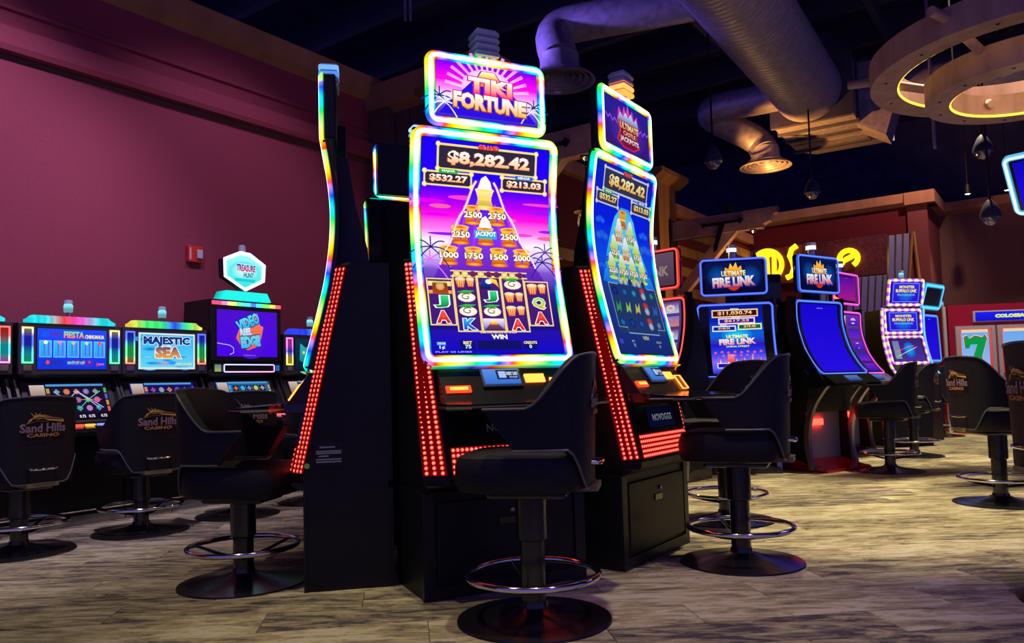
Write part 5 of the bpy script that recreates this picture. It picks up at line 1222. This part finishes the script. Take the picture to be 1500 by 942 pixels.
# ------------------------------------------------------------------ hanging cameras, spots, conduits
def dome(p, label, s=1.):
    g = empty('dome_camera', p); tag(g, label, 'dome camera', 'pendant dome cameras')
    MB().tube([(0, 0, .12), (0, 0, 6.0-p[2])], .012, 6).build('drop_pole', IRON, g)
    MB().lathe([(.02, .20), (.05, .17), (.10, .06), (.105, .0), (.09, -.005)], 20).build('housing', DARKJ, g, True)
    MB().lathe([(.085, .0), (.075, -.04), (.045, -.075), (.005, -.088)], 20).build('dome', mat('smoked_dome', (.35, .33, .40), .08, .7), g, True)
dome((2.407, 8.871, 3.42), 'dome camera hanging on a pole left of the round warm diffuser')
dome((4.203, 10.522, 3.42), 'small dome camera hanging above the blank blue machine')
dome((5.488, 8.759, 3.42), 'dome camera hanging below the ring chandelier')
dome((5.3, 8.4, 2.58), 'low dome camera on a long pole by the tilted sign')
def trackspot(p, label):
    g = empty('wall_spotlight', p); tag(g, label, 'spotlight', 'small bright spotlights by the mauve wall')
    MB().lathe([(.03, .18), (.05, .15), (.055, .02), (.06, .0)], 14).build('can', IRON, g, True); b = MB().lathe([(.05, .005), (.03, -.005)], 14); colored(b, 'lens', [(9, 7.5, 4)]*len(b.v), g)
    MB().tube([(0, 0, .18), (0, 0, 6.1-p[2])], .01, 6).build('stem', IRON, g)
    d = bpy.data.lights.new('spot_beam', 'SPOT'); d.energy = 140; d.color = (1, .8, .5); d.spot_size = R(80); d.spot_blend = .6; d.shadow_soft_size = .05
    o = bpy.data.objects.new('spot_beam', d); COL.objects.link(o); o.parent = g; o.location = (0, 0, -.03)
trackspot((7.9, 13.1, 3.95), 'small spotlight by the corner post of the mauve wall')
trackspot((8.45, 12.9, 3.95), 'small spotlight beside the tilted blue sign')
for i, (l, t, p_, c, sz) in enumerate(DOWN):                      # cans for the downlights and the added fill lamps
    g = empty('ceiling_downlight', (l[0], l[1], l[2]+.06)); tag(g, 'black can downlight on a stem over '+['the ice machine stool', 'the open aisle', 'the far aisle stools', 'the side-on machine stool', 'the nearest stool', 'the front carpet, added violet fill', 'the photo-edge wall machines, added wall wash', 'the far end of the wall row, added wall wash', 'the yellow neon wall, added to brighten it', 'the giant red machine, added to brighten it'][i], 'downlight', 'ceiling downlights')
    MB().lathe([(.04, .26), (.10, .22), (.105, .0), (.095, .0), (.09, .18)], 18).build('can', IRON, g, True)
    MB().tube([(0, 0, .24), (0, 0, 6.1-l[2])], .012, 6).build('stem', IRON, g)
def uplight(p, t, pw, c, label):  # lamps added to light the ducts from below
    g = empty('added_uplight', p); tag(g, label, 'uplight', 'added uplights on the timber posts')
    MB().lathe([(.05, 0), (.07, .02), (.07, .14), (.06, .14), (.055, .05)], 16).build('can', IRON, g, True)
    o = spot('added_uplight_beam', (p[0], p[1], p[2]+.17), t, pw, c, 80, .8, .05)
q_ = K0+U*4.90+V*1.15; uplight((q_.x, q_.y, 3.342), (4.75, 11.7, 4.62), 750, (1, .40, .05), 'added amber uplight standing on the long timber bracket arm')
q_ = K0+U*.16; uplight((q_.x, q_.y, 4.345), (2.8, 8.8, 5.2), 170, (.42, .25, 1), 'added violet uplight on top of the hidden post')
def conduit(a, b, r=.012, label='one of three parallel thin conduits under the dark ceiling'):
    g = empty('ceiling_conduit', a); tag(g, label, 'conduit', 'ceiling conduits')
    MB().tube([(0, 0, 0), tuple(Vector(b)-Vector(a))], r, 6).build('pipe', DUCT, g)
for k in range(3):
    a = Vector((.9, 7.2, 5.85))+V*(.16*k); conduit(a, a+U*7, .012, ['outermost', 'middle', 'innermost'][k]+' of three parallel thin conduits under the dark ceiling')
conduit(Vector((1.9, 7.6, 5.6)), Vector((1.9, 7.6, 5.6))+U*6, .012, 'single low conduit running beside the spiral duct')
conduit(Vector((5.75, 10.2, 3.9)), Vector((5.75, 10.2, 6.1)), .02, 'vertical grey conduit drop below the ring chandelier')
conduit(Vector((-.95, 7.3, 4.45)), Vector((-.95, 7.3, 6.1)), .015, 'vertical conduit drop above the sunset sign, nearer the burgundy wall')
conduit(Vector((-.90, 7.3, 4.45)), Vector((-.90, 7.3, 6.1)), .015, 'second vertical conduit drop above the sunset sign')
bpy.context.view_layer.update()
